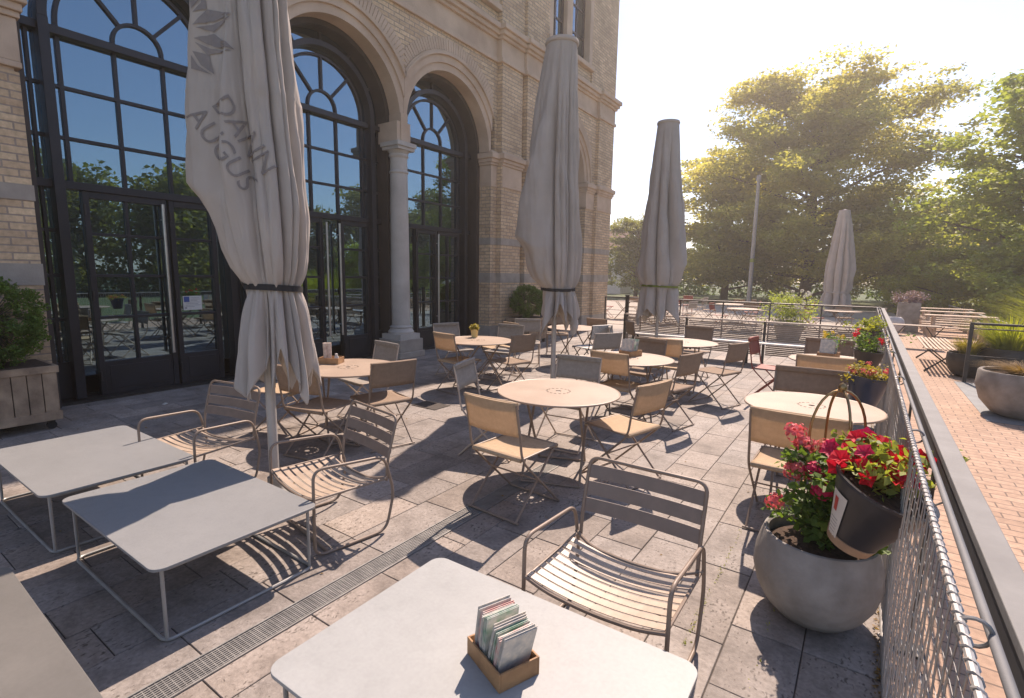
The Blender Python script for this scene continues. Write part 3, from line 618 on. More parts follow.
# ------------------------------------------------------------------ parasols
def lerp_prof(pr, z):
    for (z0, r0), (z1, r1) in zip(pr, pr[1:]):
        if z1 <= z <= z0:
            t = (z0 - z) / (z0 - z1); t = t * t * (3 - 2 * t) * .5 + t * .5; return r0 + (r1 - r0) * t
    return pr[-1][1]
GU = (0, .06, .14, .24, .4, .62, .8, .92, 1); GH = (1, .93, .80, .68, .60, .52, .38, .18, 0); GL = (1, .99, .97, .93, .86, .72, .50, .25, 0)
def canopy_verts(rt_, re_, ra_, zel, tie, hem, seed, dens=.5, side=None, nfold=8, na=340, nz=170, top=4.66, rtie=.15, rhem=.30, amp=.5, shift=0.):
    """furled cloth: straight from the cap to an elbow, slanting back under it to the tie, then a loose skirt.
    rt_ cap radius, re_ elbow radius, ra_ extra elbow radius on the heavy side, zel elbow height above the tie"""
    side = LEFT if side is None else side
    rs = random.Random(seed); am = [rs.uniform(.7, 1.25) for _ in range(nfold)]; off = rs.uniform(0, 1); tw = rs.uniform(-.08, .08); p1, p2 = rs.uniform(0, 6), rs.uniform(0, 6)
    hm = [rs.uniform(-.06, .14) for _ in range(nfold)]; vs = []
    DR = [(rs.uniform(-.1, .3), rs.uniform(.35, .6), .22, .11), (rs.uniform(-.9, -.5), rs.uniform(-.35, -.15), .16, .08), (rs.uniform(.8, 1.2), rs.uniform(.15, .35), .16, .08)]
    for i in range(nz + 1):
        s = i / nz
        for j in range(na):
            a = 2 * PI * j / na; da = (a - side + PI) % (2 * PI) - PI; heavy = math.exp(-(da / .85) ** 2)
            aw = a - dens * sin(a - side) + .12 * sin(2 * a + p2)
            k = aw / (2 * PI) * nfold + off + tw * (top - tie) * s * 2 + .05 * sin(s * 7 + a); kk = k % nfold; ki = int(kk) % nfold; fr = kk - int(kk)
            zlow = hem + hm[ki] + .34 * (abs(fr * 2 - 1) - .5) * rs_sign(ki)
            z = top + (zlow - top) * s
            ze = tie + zel * (1 + .35 * heavy + .06 * sin(a * 3 + p1)); R_e = re_ + ra_ * heavy
            if z > ze: u = (top - z) / (top - ze); r = rt_ + (R_e - rt_) * u ** .92
            elif z > tie:
                u = (ze - z) / (ze - tie); g1 = np.interp(u, GU, GH); g2 = np.interp(u, GU, GL); r = rtie + (R_e - rtie) * (g1 * heavy + g2 * (1 - heavy))
            else: u = min(1.3, (tie - z) / .55); r = rtie + (rhem - rtie) * u ** .75 * (1 + .2 * sin(ki * 1.7 + p2))
            up = max(0., min(1., (top - z) / 1.3)) ** .8; nt_ = math.exp(-((z - tie) / .07) ** 2)
            lobe = abs(sin(PI * fr)) ** .55; k2 = k * 1.7 + 1.2 * sin(k * 1.3 + p2) + .12 * sin(z * 1.1 + p1); lobe2 = abs(sin(PI * k2)) ** .8
            light = 1 - .75 * heavy
            fac = 1.08 - amp * am[ki] * up * (1 - lobe) * (.55 + .45 * light) - .13 * up * (1 - lobe2) * light
            for dk, (o_, sl, wd_, am_) in enumerate(DR): dd = (da - o_ - (z - ze) * sl) / wd_; fac += up * am_ * (math.exp(-dd * dd) - 1.25 * math.exp(-((dd + 1.6) / .7) ** 2))
            if z < tie: q_ = min(1, (tie - z) / .2); fac = fac * (1 - q_) + q_ * (1.14 - .26 * (1 - lobe2) - .50 * (1 - lobe))
            fac = fac * (1 - .5 * nt_) + .5 * nt_ * (1 + .06 * sin(a * 17 + seed))
            r = r * fac + (.006 * sin(z * 5.1 - a * 3 + seed) + .004 * sin(z * 11 + a * 6 + seed)) * up
            wv_ = Vector((cos(a) * 2.6, sin(a) * 2.6, z * 1.5 + seed)); r += (.022 * mnoise.noise(wv_) + .011 * mnoise.noise(Vector((cos(a) * 9 + z * 1.5, sin(a) * 9 - z, z * 2.6 + seed))) + .004 * mnoise.noise(Vector((cos(a) * 22, sin(a) * 22, z * 9)))) * up
            if abs(z - (top - 1.9)) < .012 and nz > 0: r += .004
            sh = shift * max(0, min(1, (top - z) / (top - tie))) ** 2; vs.append((max(r, .045) * cos(a) - sh * cos(side), max(r, .045) * sin(a) - sh * sin(side), z))
    fs = [(i * na + j, i * na + (j + 1) % na, (i + 1) * na + (j + 1) % na, (i + 1) * na + j) for i in range(nz) for j in range(na)]
    return vs, fs
def rs_sign(k): return (1, -1, .6, 1, -.5, .9, -1, .4)[k % 8]
PAR = 'closed parasols standing between the tables'
LEFT = R(214.5)
def parasol(loc, shape, tie, hem, seed, label, tilt=(0, 0), strap='black_strap', top=4.66, rot=0, **kw):
    t = thing('closed_parasol', loc, 0, label, 'parasol', PAR); t.rotation_euler = (tilt[0], tilt[1], rot)
    vs, fs = canopy_verts(*shape, tie, hem, seed, top=top, **kw)
    b = MB(); b.add(vs, fs); cn = b.build('canopy', 'canopy_cloth', t, smooth=True, solid=.004)
    p = MB(); p.tube([(0, 0, .012), (0, 0, top + .02)], .034, 20); p.build('pole', 'pole_metal', t, smooth=True)
    p = MB(); p.lathe([(.075, .012), (.075, .03), (.05, .034), (.05, .16), (.036, .165)], 24); p.rbox((0, 0, .006), (.30, .30, .012), ch=.1); p.build('foot_socket', 'galv', t, smooth=True)
    p = MB(); p.lathe([(.12, top - .03), (.215, top - .02), (.225, top + .0), (.215, top + .035), (.12, top + .05), (.03, top + .08)], 36); p.build('top_cap', 'canopy_cloth', t, smooth=True)
    # strap: follows the gathered cloth at the tie height
    bv = BVHTree.FromPolygons([Vector(v) for v in vs], fs); pts = []
    n = 60; sc_ = -kw.get('shift', 0.); sdd = kw.get('side', LEFT); cx_, cy_ = sc_ * cos(sdd), sc_ * sin(sdd)
    for i in range(n):
        a = 2 * PI * i / n; hit = bv.ray_cast(Vector((cx_ + cos(a), cy_ + sin(a), tie)), Vector((-cos(a), -sin(a), 0)), 1.2)
        rr = ((Vector(hit[0]).xy - Vector((cx_, cy_))).length if hit[0] else .16) ; pts.append(rr)
    sm = [max(pts[(i + k) % n] for k in range(-4, 5)) + .004 for i in range(n)]
    sb = MB(); v2 = []
    for i in range(n):
        a = 2 * PI * i / n
        for dr_, dz in ((0, -.02), (.005, -.02), (.005, .02), (0, .02)): v2.append((cx_ + (sm[i] + dr_) * cos(a), cy_ + (sm[i] + dr_) * sin(a), tie + dz + .012 * sin(a + seed)))
    sb.add(v2, [(i * 4 + q, ((i + 1) % n) * 4 + q, ((i + 1) % n) * 4 + (q + 1) % 4, i * 4 + (q + 1) % 4) for i in range(n) for q in range(4)]); sb.build('strap', strap, t)
    return t, cn, bv
P1, cn1, bv1 = parasol((-3.45, 1.98, 0), (.175, .25, .215, .50), 1.53, .86, 3, 'large closed beige parasol with printed lettering, nearest the camera beside the low tables', rhem=.235, rtie=.155, shift=.065, dens=.5, nfold=7)
P2, cn2, bv2 = parasol((-3.63, 6.33, 0), (.185, .29, .335, .52), 1.46, 1.0, 12, 'closed beige parasol in front of the building corner, behind the central round table', rhem=.32, rtie=.21, shift=.05, dens=.5, nfold=7)
P3, cn3, bv3 = parasol((-3.58, 10.56, 0), (.19, .43, .05, .34), 1.46, .84, 23, 'closed beige parasol standing just in front of the white bench and windbreak', strap='leaf_light', side=R(34), rtie=.33, rhem=.38, dens=.3, nfold=6, amp=.4)
P4, cn4, bv4 = parasol((-1.2, 27.5, 0), (.20, .50, .18, .9), 1.1, .2, 31, 'distant closed beige parasol in front of the big tree, beyond the far railing', strap='canopy_cloth', side=R(34), rtie=.45, rhem=.55, dens=.2)
# printed lettering and emblem: flat shapes laid onto the cloth of the nearest parasol
def decal(me_, name, origin, xdir, ydir, parent, bv, mat, root):
    nrm = xdir.cross(ydir).normalized(); bm = bmesh.new(); bm.from_mesh(me_); bmesh.ops.triangulate(bm, faces=bm.faces[:])
    for _ in range(3):
        ed = [e_ for e_ in bm.edges if e_.calc_length() > .03]
        if ed: bmesh.ops.subdivide_edges(bm, edges=ed, cuts=1); bmesh.ops.triangulate(bm, faces=bm.faces[:])
    bad = []
    for v in bm.verts:
        p = origin + xdir * v.co.x + ydir * v.co.y + nrm * 1.0; h = bv.ray_cast(p, -nrm, 3)
        if h[0] is None: bad.append(v)
        else: v.co = h[0] + nrm * .006
    bmesh.ops.delete(bm, geom=bad, context='VERTS')
    lf = [f_ for f_ in bm.faces if f_.calc_area() > .004 or max(e_.calc_length() for e_ in f_.edges) > .10]
    bmesh.ops.delete(bm, geom=lf, context='FACES'); m2 = bpy.data.meshes.new(name); bm.to_mesh(m2); bm.free(); m2.materials.append(M[mat])
    o = bpy.data.objects.new(name, m2); COL.objects.link(o); o.parent = parent; return o
def textmesh(s, size, space=1.0):
    c = bpy.data.curves.new('txt', 'FONT'); c.body = s; c.size = size; c.space_line = .85; c.space_character = space; c.resolution_u = 4; c.fill_mode = 'FRONT' if hasattr(c, 'fill_mode') else c.fill_mode
    o = bpy.data.objects.new('txt', c); COL.objects.link(o); dg = bpy.context.evaluated_depsgraph_get(); m2 = bpy.data.meshes.new_from_object(o.evaluated_get(dg)); bpy.data.objects.remove(o); return m2
toc = Vector((3.45, -1.98, 0)).normalized(); hr = Vector((-toc.y, toc.x, 0)); upv = Vector((0, 0, 1))
an = R(-57); xd = hr * cos(an) + upv * sin(an); yd = -hr * sin(an) + upv * cos(an)
try:
    [decal(textmesh(w_, .17), 'lettering', hr * ox + upv * oz, xd, yd, P1, bv1, 'logo_print', P1) for w_, ox, oz in (('DANN', -.25, 2.66), ('AUGUS', -.40, 2.60))]
except Exception as ex: print('decal failed', ex)
em = MB()
for k, (a, ln) in enumerate(((60, .22), (20, .27), (-15, .27), (-50, .22))):
    a = R(a); d = Vector((cos(a), sin(a), 0)); n_ = Vector((-sin(a), cos(a), 0)); b0 = Vector((.0, .05 * (1.5 - k), 0))
    em.add([b0 + d * .04, b0 + d * ln * .55 + n_ * .055, b0 + d * ln, b0 + d * ln * .6 - n_ * .02], [(0, 3, 2, 1)])
    em.add([b0 + d * .05 - n_ * .02, b0 + d * ln * .55 - n_ * .035, b0 + d * ln * .96 - n_ * .012, b0 + d * ln * .5 - n_ * .075], [(0, 3, 2, 1)])
eo = em.build('tmp', 'logo_print')
try: decal(eo.data, 'emblem', hr * -.36 + upv * 3.08, hr, upv, P1, bv1, 'logo_print', P1)
except Exception as ex: print(ex)
bpy.data.objects.remove(eo)

# ------------------------------------------------------------------ low tables
def rounded(hx, hy, r, seg=6):
    pts = []
    for cx, cy, a0 in ((hx - r, hy - r, 0), (-hx + r, hy - r, 90), (-hx + r, -hy + r, 180), (hx - r, -hy + r, 270)):
        for k in range(seg + 1): a = R(a0 + 90 * k / seg); pts.append((cx + r * cos(a), cy + r * sin(a)))
    return pts
def low_table(loc, hx, hy, mat, label, rz=0, h=.37):
    t = thing('low_table', loc, rz, label, 'table', 'low rectangular lounge tables')
    MB().prism(rounded(hx, hy, .055), h - .014, h).build('tabletop', mat, t, bevel=.002)
    ix, iy = hx - .03, hy - .035
    b = MB(); b.tube(fil([(ix, iy, .009), (-ix, iy, .009), (-ix, -iy, .009), (ix, -iy, .009)], .05, 5, True), .0085, 8, closed=True); b.build('ground_frame', 'table_frame', t, smooth=True)
    b = MB(); b.tube(fil([(ix, iy, h - .024), (-ix, iy, h - .024), (-ix, -iy, h - .024), (ix, -iy, h - .024)], .05, 5, True), .0085, 8, closed=True); b.build('top_frame', 'table_frame', t, smooth=True)
    for sx in (-1, 1):
        for sy in (-1, 1): MB().tube([(sx * (ix - .012), sy * (iy - .012), .012), (sx * (ix - .012), sy * (iy - .012), h - .02)], .0085, 8).build('leg', 'table_frame', t, smooth=True)
    return t
low_table((-4.33, 1.165, 0), .62, .41, 'top_grey', 'low grey-green table behind, shaded along one edge, nearest the wooden plant box', R(0))
low_table((-2.995, 1.215, 0), .605, .405, 'top_grey', 'low grey table with a band of parasol shadow across its left half')
low_table((-.92, 1.215, 0), .585, .42, 'top_pale', 'pale low table in the foreground holding the wooden menu box', R(.5))
low_table((-2.33, .04, 0), .64, .42, 'top_beige', 'brownish low table cut off by the lower left corner of the view', R(-1.2))

# menu boxes
def menu_box(loc, rz, label, sc=1., cards=5, kind='cards', name='menu_box'):
    t = thing(name, loc, rz, label, 'menu box'); a, b_, h = .086 * sc, .064 * sc, .052 * sc; w_ = .007
    b = MB(); b.box((-a, -b_, 0), (a, b_, .006)); b.box((-a, -b_, .006), (a, -b_ + w_, h)); b.box((-a, b_ - w_, .006), (a, b_, h)); b.box((-a, -b_ + w_, .006), (-a + w_, b_ - w_, h)); b.box((a - w_, -b_ + w_, .006), (a, b_ - w_, h)); b.build('box', 'wood_box', t, bevel=.0015)
    rr = random.Random(int(abs(loc[0] * 100)))
    if kind == 'cards':
        x = -a + .012
        for i in range(cards):
            tl = 9 if i < cards // 2 else 15; m = Matrix.Translation((x, 0, .008)) @ Matrix.Rotation(R(tl + rr.uniform(-1, 1)), 4, 'Y') @ Matrix.Rotation(R(rr.uniform(-1.5, 1.5)), 4, 'X')
            q = MB(); hh = rr.uniform(.135, .155) * sc; n_ = 6; t_ = .0023 * sc
            for k in range(n_): y_ = rr.uniform(-.004, .004); q.box((k * t_, -b_ * .80 + y_, 0), (k * t_ + t_ * .6, b_ * .80 + y_, hh + rr.uniform(-.005, .005)), m)
            q.build('menu', ('paper', 'paper_pink', 'paper', 'paper_green', 'paper', 'paper_green', 'paper_pink')[i % 7], t); x += n_ * t_ + .0015 + (.010 if i == cards // 2 - 1 else 0)
    else:
        for i, x in enumerate((-.045, -.015)):
            q = MB(); q.tube([(x * sc, .01 * (i - .5), .01), (x * sc - .003, .012 * (i - .5), .17 * sc)], [.017 * sc, .02 * sc], 10); q.build('napkin_roll', 'spoon_roll', t, smooth=True)
        q = MB().lathe([(.02, .008), (.022, .07), (.012, .085), (.014, .10), (.0, .105)], 14, (.045 * sc, 0, 0)); q.build('salt_pot', 'pale_pot', t, smooth=True)
    return t
menu_box((-.885, 1.262, .37), R(-22), 'small wooden box full of folded menus on the foreground low table', 1.2, 8)

# ------------------------------------------------------------------ slatted low armchairs
def armchair(loc, rz, label, first=None):
    if first:
        t = copy_tree(first); t.location = loc; t.rotation_euler = (0, 0, rz); return tag(t, label)
    t = thing('slatted_armchair', loc, rz, label, 'armchair', 'slatted metal lounge armchairs')
    W = .315
    for s in (-1, 1):
        x = s * W
        b = MB(); b.tube(fil([(x, .23, .012), (x, .225, .535), (x, -.235, .505), (x * 1.0, -.30, .25), (x, -.24, .012)], .07, 6, True), .009, 10, closed=True); b.build('arm_frame', 'taupe_metal', t, smooth=True)
    b = MB(); b.tube([(-W, .15, .012), (W, .15, .012)], .008, 8)
    b.tube(fil([(-W, .225, .355), (-.2, .23, .325), (0, .232, .312), (.2, .23, .325), (W, .225, .355)], .1, 5), .009, 8)
    b.tube(fil([(-W, -.262, .36), (-.2, -.2, .335), (0, -.19, .325), (.2, -.2, .335), (W, -.262, .36)], .1, 5), .009, 8)
    for s in (-1, 1): b.tube([(s * .305, .225, .352), (s * .305, -.26, .352)], .008, 8)
    b.tube([(-W, -.24, .012), (-.1, -.05, .012), (0, 0, .012)], .006, 6) if False else None
    b.build('seat_frame', 'taupe_metal', t, smooth=True)
    for i in range(8):
        y = .205 - i * .053; b = MB(); n = 14; hw = .0185; vs = []
        if i == 7: y -= .008
        for k in range(n + 1):
            x = -.302 + .604 * k / n; q = 1 - (x / .302) ** 2; z = .362 - .035 * q - .012 * math.sin(PI * i / 8)
            for dy, dz in ((-hw, 0), (hw, 0), (hw, .003), (-hw, .003)): vs.append((x, y + dy, z + dz))
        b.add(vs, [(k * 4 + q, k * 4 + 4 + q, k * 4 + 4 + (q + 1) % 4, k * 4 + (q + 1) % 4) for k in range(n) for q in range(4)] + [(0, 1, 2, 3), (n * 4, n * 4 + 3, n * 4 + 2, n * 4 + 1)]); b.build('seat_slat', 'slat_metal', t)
    b = MB(); b.tube(fil([(-.29, -.262, .33), (-.29, -.275, .47), (-.29, -.35, .735), (.29, -.35, .735), (.29, -.275, .47), (.29, -.262, .33)], .055, 6), .009, 10); b.build('back_frame', 'taupe_metal', t, smooth=True)
    for z0 in (.472, .553, .634):
        z1 = z0 + .064; yy = lambda z: -.275 - (z - .47) * .283; b = MB(); n = 10; vs = []
        for k in range(n + 1):
            x = -.286 + .572 * k / n; c_ = -.018 * (1 - (x / .286) ** 2)
            for z, dd in ((z0, 0), (z0, -.0035), (z1, -.0035), (z1, 0)): vs.append((x, yy(z) + c_ + dd, z))
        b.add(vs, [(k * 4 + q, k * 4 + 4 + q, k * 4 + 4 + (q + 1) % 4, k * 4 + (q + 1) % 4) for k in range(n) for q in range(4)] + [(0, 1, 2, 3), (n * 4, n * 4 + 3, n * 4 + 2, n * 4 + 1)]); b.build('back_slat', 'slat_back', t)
    return t
A3 = armchair((-.80, 1.97, 0), R(180), 'slatted metal armchair pulled up to the foreground low table')
armchair((-2.76, 1.93, 0), R(170), 'slatted metal armchair tucked at the corner of the low table crossed by the parasol shadow', A3)
armchair((-4.1, 1.75, 0), R(190), 'slatted metal armchair left of the lettered parasol, behind the low tables', A3)

# ------------------------------------------------------------------ folding chairs
FG = 'folding fabric chairs on the terrace'
def fold_chair(w=.23, cloth='chair_cloth', metal='taupe_metal', name='folding_chair'):
    t = thing(name, (0, 0, 0), 0, None, 'chair')
    b = MB()
    for s in (-1, 1): b.tube(fil([(s * w, -.285, .83), (s * w, -.235, .60), (s * w, -.215, .44), (s * w, .24, .012)], .08, 5), .0085, 8)
    b.tube([(-w, -.285, .83), (w, -.285, .83)], .0085, 8); b.tube([(-w, .24, .012), (w, .24, .012)], .008, 8); b.tube([(-w, -.03, .255), (w, -.03, .255)], .006, 6); b.build('back_frame', metal, t, smooth=True)
    b = MB(); q = w - .022
    for s in (-1, 1): b.tube([(s * q, .20, .445), (s * q, -.24, .012)], .0085, 8); b.tube([(s * (w - .01), -.20, .442), (s * (w - .01), .20, .445)], .007, 6)
    b.tube([(-w, -.24, .012), (w, -.24, .012)], .008, 8); b.tube([(-w, .205, .445), (w, .205, .445)], .0085, 8); b.tube([(-w, -.20, .442), (w, -.20, .442)], .0085, 8); b.build('leg_frame', metal, t, smooth=True)
    b = MB(); n, m = 10, 8; vs = []
    for i in range(m + 1):
        y = -.215 + .435 * i / m
        for k in range(n + 1):
            x = -w + .012 + (2 * w - .024) * k / n; z = .452 - .018 * sin(PI * i / m) * (1 - .4 * (x / w) ** 2) ; vs.append((x, y, z))
    for k in range(n + 1): x = -w + .012 + (2 * w - .024) * k / n; vs.append((x, .222, .425))
    b.add(vs, [(i * (n + 1) + k, i * (n + 1) + k + 1, (i + 1) * (n + 1) + k + 1, (i + 1) * (n + 1) + k) for i in range(m + 1) for k in range(n)]); b.tube([(-w + .012, .212, .437), (w - .012, .212, .437)], .017, 10); b.tube([(-w + .012, -.208, .437), (w - .012, -.208, .437)], .015, 10); b.build('seat', cloth, t, smooth=True, solid=.004)
    b = MB(); vs = []; m = 6
    for i in range(m + 1):
        z = .605 + .235 * i / m; y0 = -.237 - (z - .605) * .213
        for k in range(n + 1):
            x = -w - .004 + (2 * w + .008) * k / n; vs.append((x, y0 - .022 * (1 - (x / w) ** 2) - .004, z))
    for k in range(n + 1): x = -w - .004 + (2 * w + .008) * k / n; vs.append((x, -.276 - .010 * (1 - (x / w) ** 2), .842))
    for k in range(n + 1): x = -w - .004 + (2 * w + .008) * k / n; vs.append((x, -.262 - .006 * (1 - (x / w) ** 2), .80))
    b.add(vs, [(i * (n + 1) + k, i * (n + 1) + k + 1, (i + 1) * (n + 1) + k + 1, (i + 1) * (n + 1) + k) for i in range(m + 2) for k in range(n)]); b.tube([(-w - .004, -.280, .832), (0, -.29, .833), (w + .004, -.280, .832)], .014, 10); b.build('backrest', cloth, t, smooth=True, solid=.004)
    return t
protos = {}
def place(kind, x, y, face, label, group=FG, z=0):
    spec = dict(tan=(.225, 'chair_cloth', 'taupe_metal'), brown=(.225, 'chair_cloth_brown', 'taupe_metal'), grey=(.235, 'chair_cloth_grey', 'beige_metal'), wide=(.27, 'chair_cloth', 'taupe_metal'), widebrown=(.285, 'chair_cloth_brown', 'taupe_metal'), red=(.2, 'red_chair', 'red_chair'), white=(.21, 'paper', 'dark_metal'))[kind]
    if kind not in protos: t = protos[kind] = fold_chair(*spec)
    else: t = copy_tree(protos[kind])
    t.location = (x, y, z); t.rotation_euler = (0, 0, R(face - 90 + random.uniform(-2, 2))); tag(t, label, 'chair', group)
for a in (
    ('tan', -1.97, 2.93, 84, 'tan folding chair seen from behind, at the near side of the central round table'),
    ('tan', -1.56, 3.90, 165, 'tan folding chair at the right side of the central round table'),
    ('grey', -2.33, 4.35, 276, 'folding chair behind the central round table, its back to the menu-box table'),
    ('tan', -2.20, 5.36, 84, 'orange-lit folding chair at the near side of the round table with the menu box'),
    ('brown', -2.35, 6.32, 262, 'brown folding chair on the far side of the round table with the menu box'),
    ('brown', -1.77, 5.66, 166, 'brown folding chair to the right of the round table with the menu box'),
    ('brown', -1.54, 7.0, 163, 'lone brown folding chair on open paving, right of the round table nearest the bench'),
    ('brown', -2.28, 8.55, 266, 'brown folding chair between the farthest round table and the white bench'),
    ('tan', -2.15, 7.0, 88, 'orange-lit folding chair at the near side of the round table nearest the bench'),
    ('tan', -4.68, 5.5, 80, 'tan folding chair at the near side of the round table with the yellow pot'),
    ('grey', -5.42, 6.25, -20, 'grey folding chair nearest the third arched door, left of the yellow-pot table'),
    ('grey', -4.72, 6.60, 276, 'grey folding chair on the far side of the round table with the yellow pot'),
    ('brown', -4.07, 5.88, 168, 'brown folding chair right of the round table with the yellow pot'),
    ('grey', -2.78, 3.74, 18, 'grey folding chair drawn up to the left side of the central round table'),
    ('grey', -5.0, 7.75, 300, 'grey folding chair by the clipped bush against the wall'),
    ('grey', -3.25, 6.95, 150, 'pale folding chair just right of the parasol pole behind the central table'),
    ('white', -3.85, 7.95, 160, 'white folding chair beside the farthest round table by the building'),
    ('grey', -3.15, 7.9, 20, 'grey folding chair with rounded back left of the bench, beside the third parasol'),
    ('grey', -4.62, 3.80, 262, 'grey folding chair on the wall side of the round table holding the napkin box'),
    ('brown', -3.80, 3.30, 167, 'brown folding chair on the right side of the round table holding the napkin box'),
    ('brown', -4.02, 2.78, 104, 'folding chair tucked behind the lettered parasol, near side of the napkin-box table'),
    ('tan', -4.88, 2.95, 22, 'tan folding chair mostly hidden behind the lettered parasol'),
    ('wide', -.27, 3.78, 90, 'wide beige folding chair seen from behind the potted geranium'),
    ('widebrown', -.36, 5.12, 270, 'wide brown folding chair on the far side of the round table beside the balustrade'),
    ('wide', -.30, 6.62, 90, 'wide orange-lit chair at the near side of the second table along the balustrade'),
    ('widebrown', -.38, 8.0, 268, 'wide brown chair facing us at the far side of the second table along the balustrade'),
    ('red', -.98, 7.75, -8, 'small dark red folding chair between the bench and the second table along the balustrade'),
    ('tan', -5.05, 6.9, 250, 'tan folding chair between the yellow-pot table and the clipped bush'),
    ('brown', -3.3, 9.05, 40, 'brown folding chair beneath the third parasol, turned toward the bench'),
    ('brown', -4.2, 9.3, 80, 'brown folding chair left of the third parasol, seen from behind'),
    ('brown', -5.3, 9.4, 300, 'brown folding chair near the building corner beside the wooden bench table'),
): place(*a)

# ------------------------------------------------------------------ round tables
def round_table(loc, rz, label, first=None):
    if first: t = copy_tree(first); t.location = loc; t.rotation_euler = (0, 0, rz); return tag(t, label)
    t = thing('round_table', loc, rz, label, 'table', 'round metal cafe tables'); h = .70
    b = MB()
    def ann(r0, r1, a0=0, a1=2 * PI, n=72):
        cl = abs(a1 - a0 - 2 * PI) < 1e-6; k = n if cl else n + 1; vs = []
        for i in range(k):
            a = a0 + (a1 - a0) * i / n
            for r, z in ((r0, h), (r1, h), (r1, h - .006), (r0, h - .006)): vs.append((r * cos(a), r * sin(a), z))
        b.add(vs, [((i % k) * 4 + q, ((i + 1) % k) * 4 + q, ((i + 1) % k) * 4 + (q + 1) % 4, (i % k) * 4 + (q + 1) % 4) for i in range(n) for q in range(4)])
    ann(.103, .496); ann(.024, .091, n=36)
    for i in range(16): a = 2 * PI * i / 16; ann(.0912, .1028, a, a + .16, 3)
    b.build('tabletop', 'round_top', t)
    b = MB(); b.tube([(.5 * cos(2 * PI * i / 72), .5 * sin(2 * PI * i / 72), h - .006) for i in range(72)], .0085, 8, closed=True); b.build('rim', 'round_top', t, smooth=True)
    for s in (-1, 1):
        b = MB(); w_ = .22 + .012 * s
        b.tube(fil([(w_, -.30 * s, .012), (w_, .27 * s, h - .02), (-w_, .27 * s, h - .02), (-w_, -.30 * s, .012)], .03, 4), .0105, 8); b.tube([(-w_, -.30 * s, .012), (w_, -.30 * s, .012)], .009, 8); b.build('leg_frame', 'taupe_metal', t, smooth=True)
    return t
T2 = round_table((-2.04, 3.66, 0), R(20), 'empty round tan table at the centre of the terrace')
for x, y, r_, lab in ((-4.25, 3.27, 60, 'round tan table holding the napkin box, just right of the lettered parasol'), (-.31, 4.45, 5, 'empty round table beside the balustrade, behind the potted geranium'), (-4.6, 5.82, 80, 'round table holding the small yellow pot, in front of the third arched door'),
                      (-2.24, 5.71, 30, 'round table holding the wooden menu box, behind the central empty table'), (-2.21, 7.67, 10, 'round bare table nearest the white bench'), (-.31, 7.2, 40, 'second round table along the balustrade, with a dark menu box'), (-4.4, 8.45, 70, 'round table by the building, left of the second parasol')):
    q_ = round_table((x, y, 0), R(r_), lab, T2)
    if x == -.31: q_.scale = (.93, .93, 1); q_.location.x = -.275
menu_box((-4.56, 3.30, .70), R(30), 'napkin and cutlery box standing on the left round table', 1.25, kind='rolls', name='napkin_box')
menu_box((-2.30, 5.88, .70), R(75), 'wooden box of menus on the round table behind the central table', 1.35, 6)
menu_box((-.33, 7.3, .70), R(80), 'dark wooden box of menus on the second table along the balustrade', 1.5, 6)

# ------------------------------------------------------------------ plants
def foliage(name, centers, radii, per, size, mat, parent, flat=.8, lf=.3, aspect=.6, **k):
    V, F = leaves(clump_pts(np.array(centers, float), radii, per, flat), size, lf, aspect, **k); return npmesh(name, V, F, mat, parent)
def bloom(mb, c, r, n=26, pr=.35):
    c = Vector(c)
    for i in range(n):
        d = Vector((random.gauss(0, 1), random.gauss(0, 1), random.gauss(.25, .8))).normalized(); p = c + d * r * random.uniform(.55, 1); u = d.orthogonal().normalized(); u.rotate(Matrix.Rotation(random.uniform(0, 6.28), 3, d)); v = d.cross(u); s = r * pr * random.uniform(.8, 1.3)
        mb.add([p - u * s, p + v * s * .8 + d * s * .3, p + u * s, p - v * s * .8 + d * s * .3], [(0, 1, 2, 3)])
def trumpet(mb, c, d, r):
    d = Vector(d).normalized(); u = d.orthogonal().normalized(); c = Vector(c)
    for i in range(5):
        a = 2 * PI * i / 5; q = u.copy(); q.rotate(Matrix.Rotation(a, 3, d)); w_ = d.cross(q)
        mb.add([c - d * r * .5, c + q * r * .55 - w_ * r * .42, c + q * r * 1.05 - d * r * .1, c + q * r * .55 + w_ * r * .45 + d * r * .1], [(0, 1, 2, 3)])
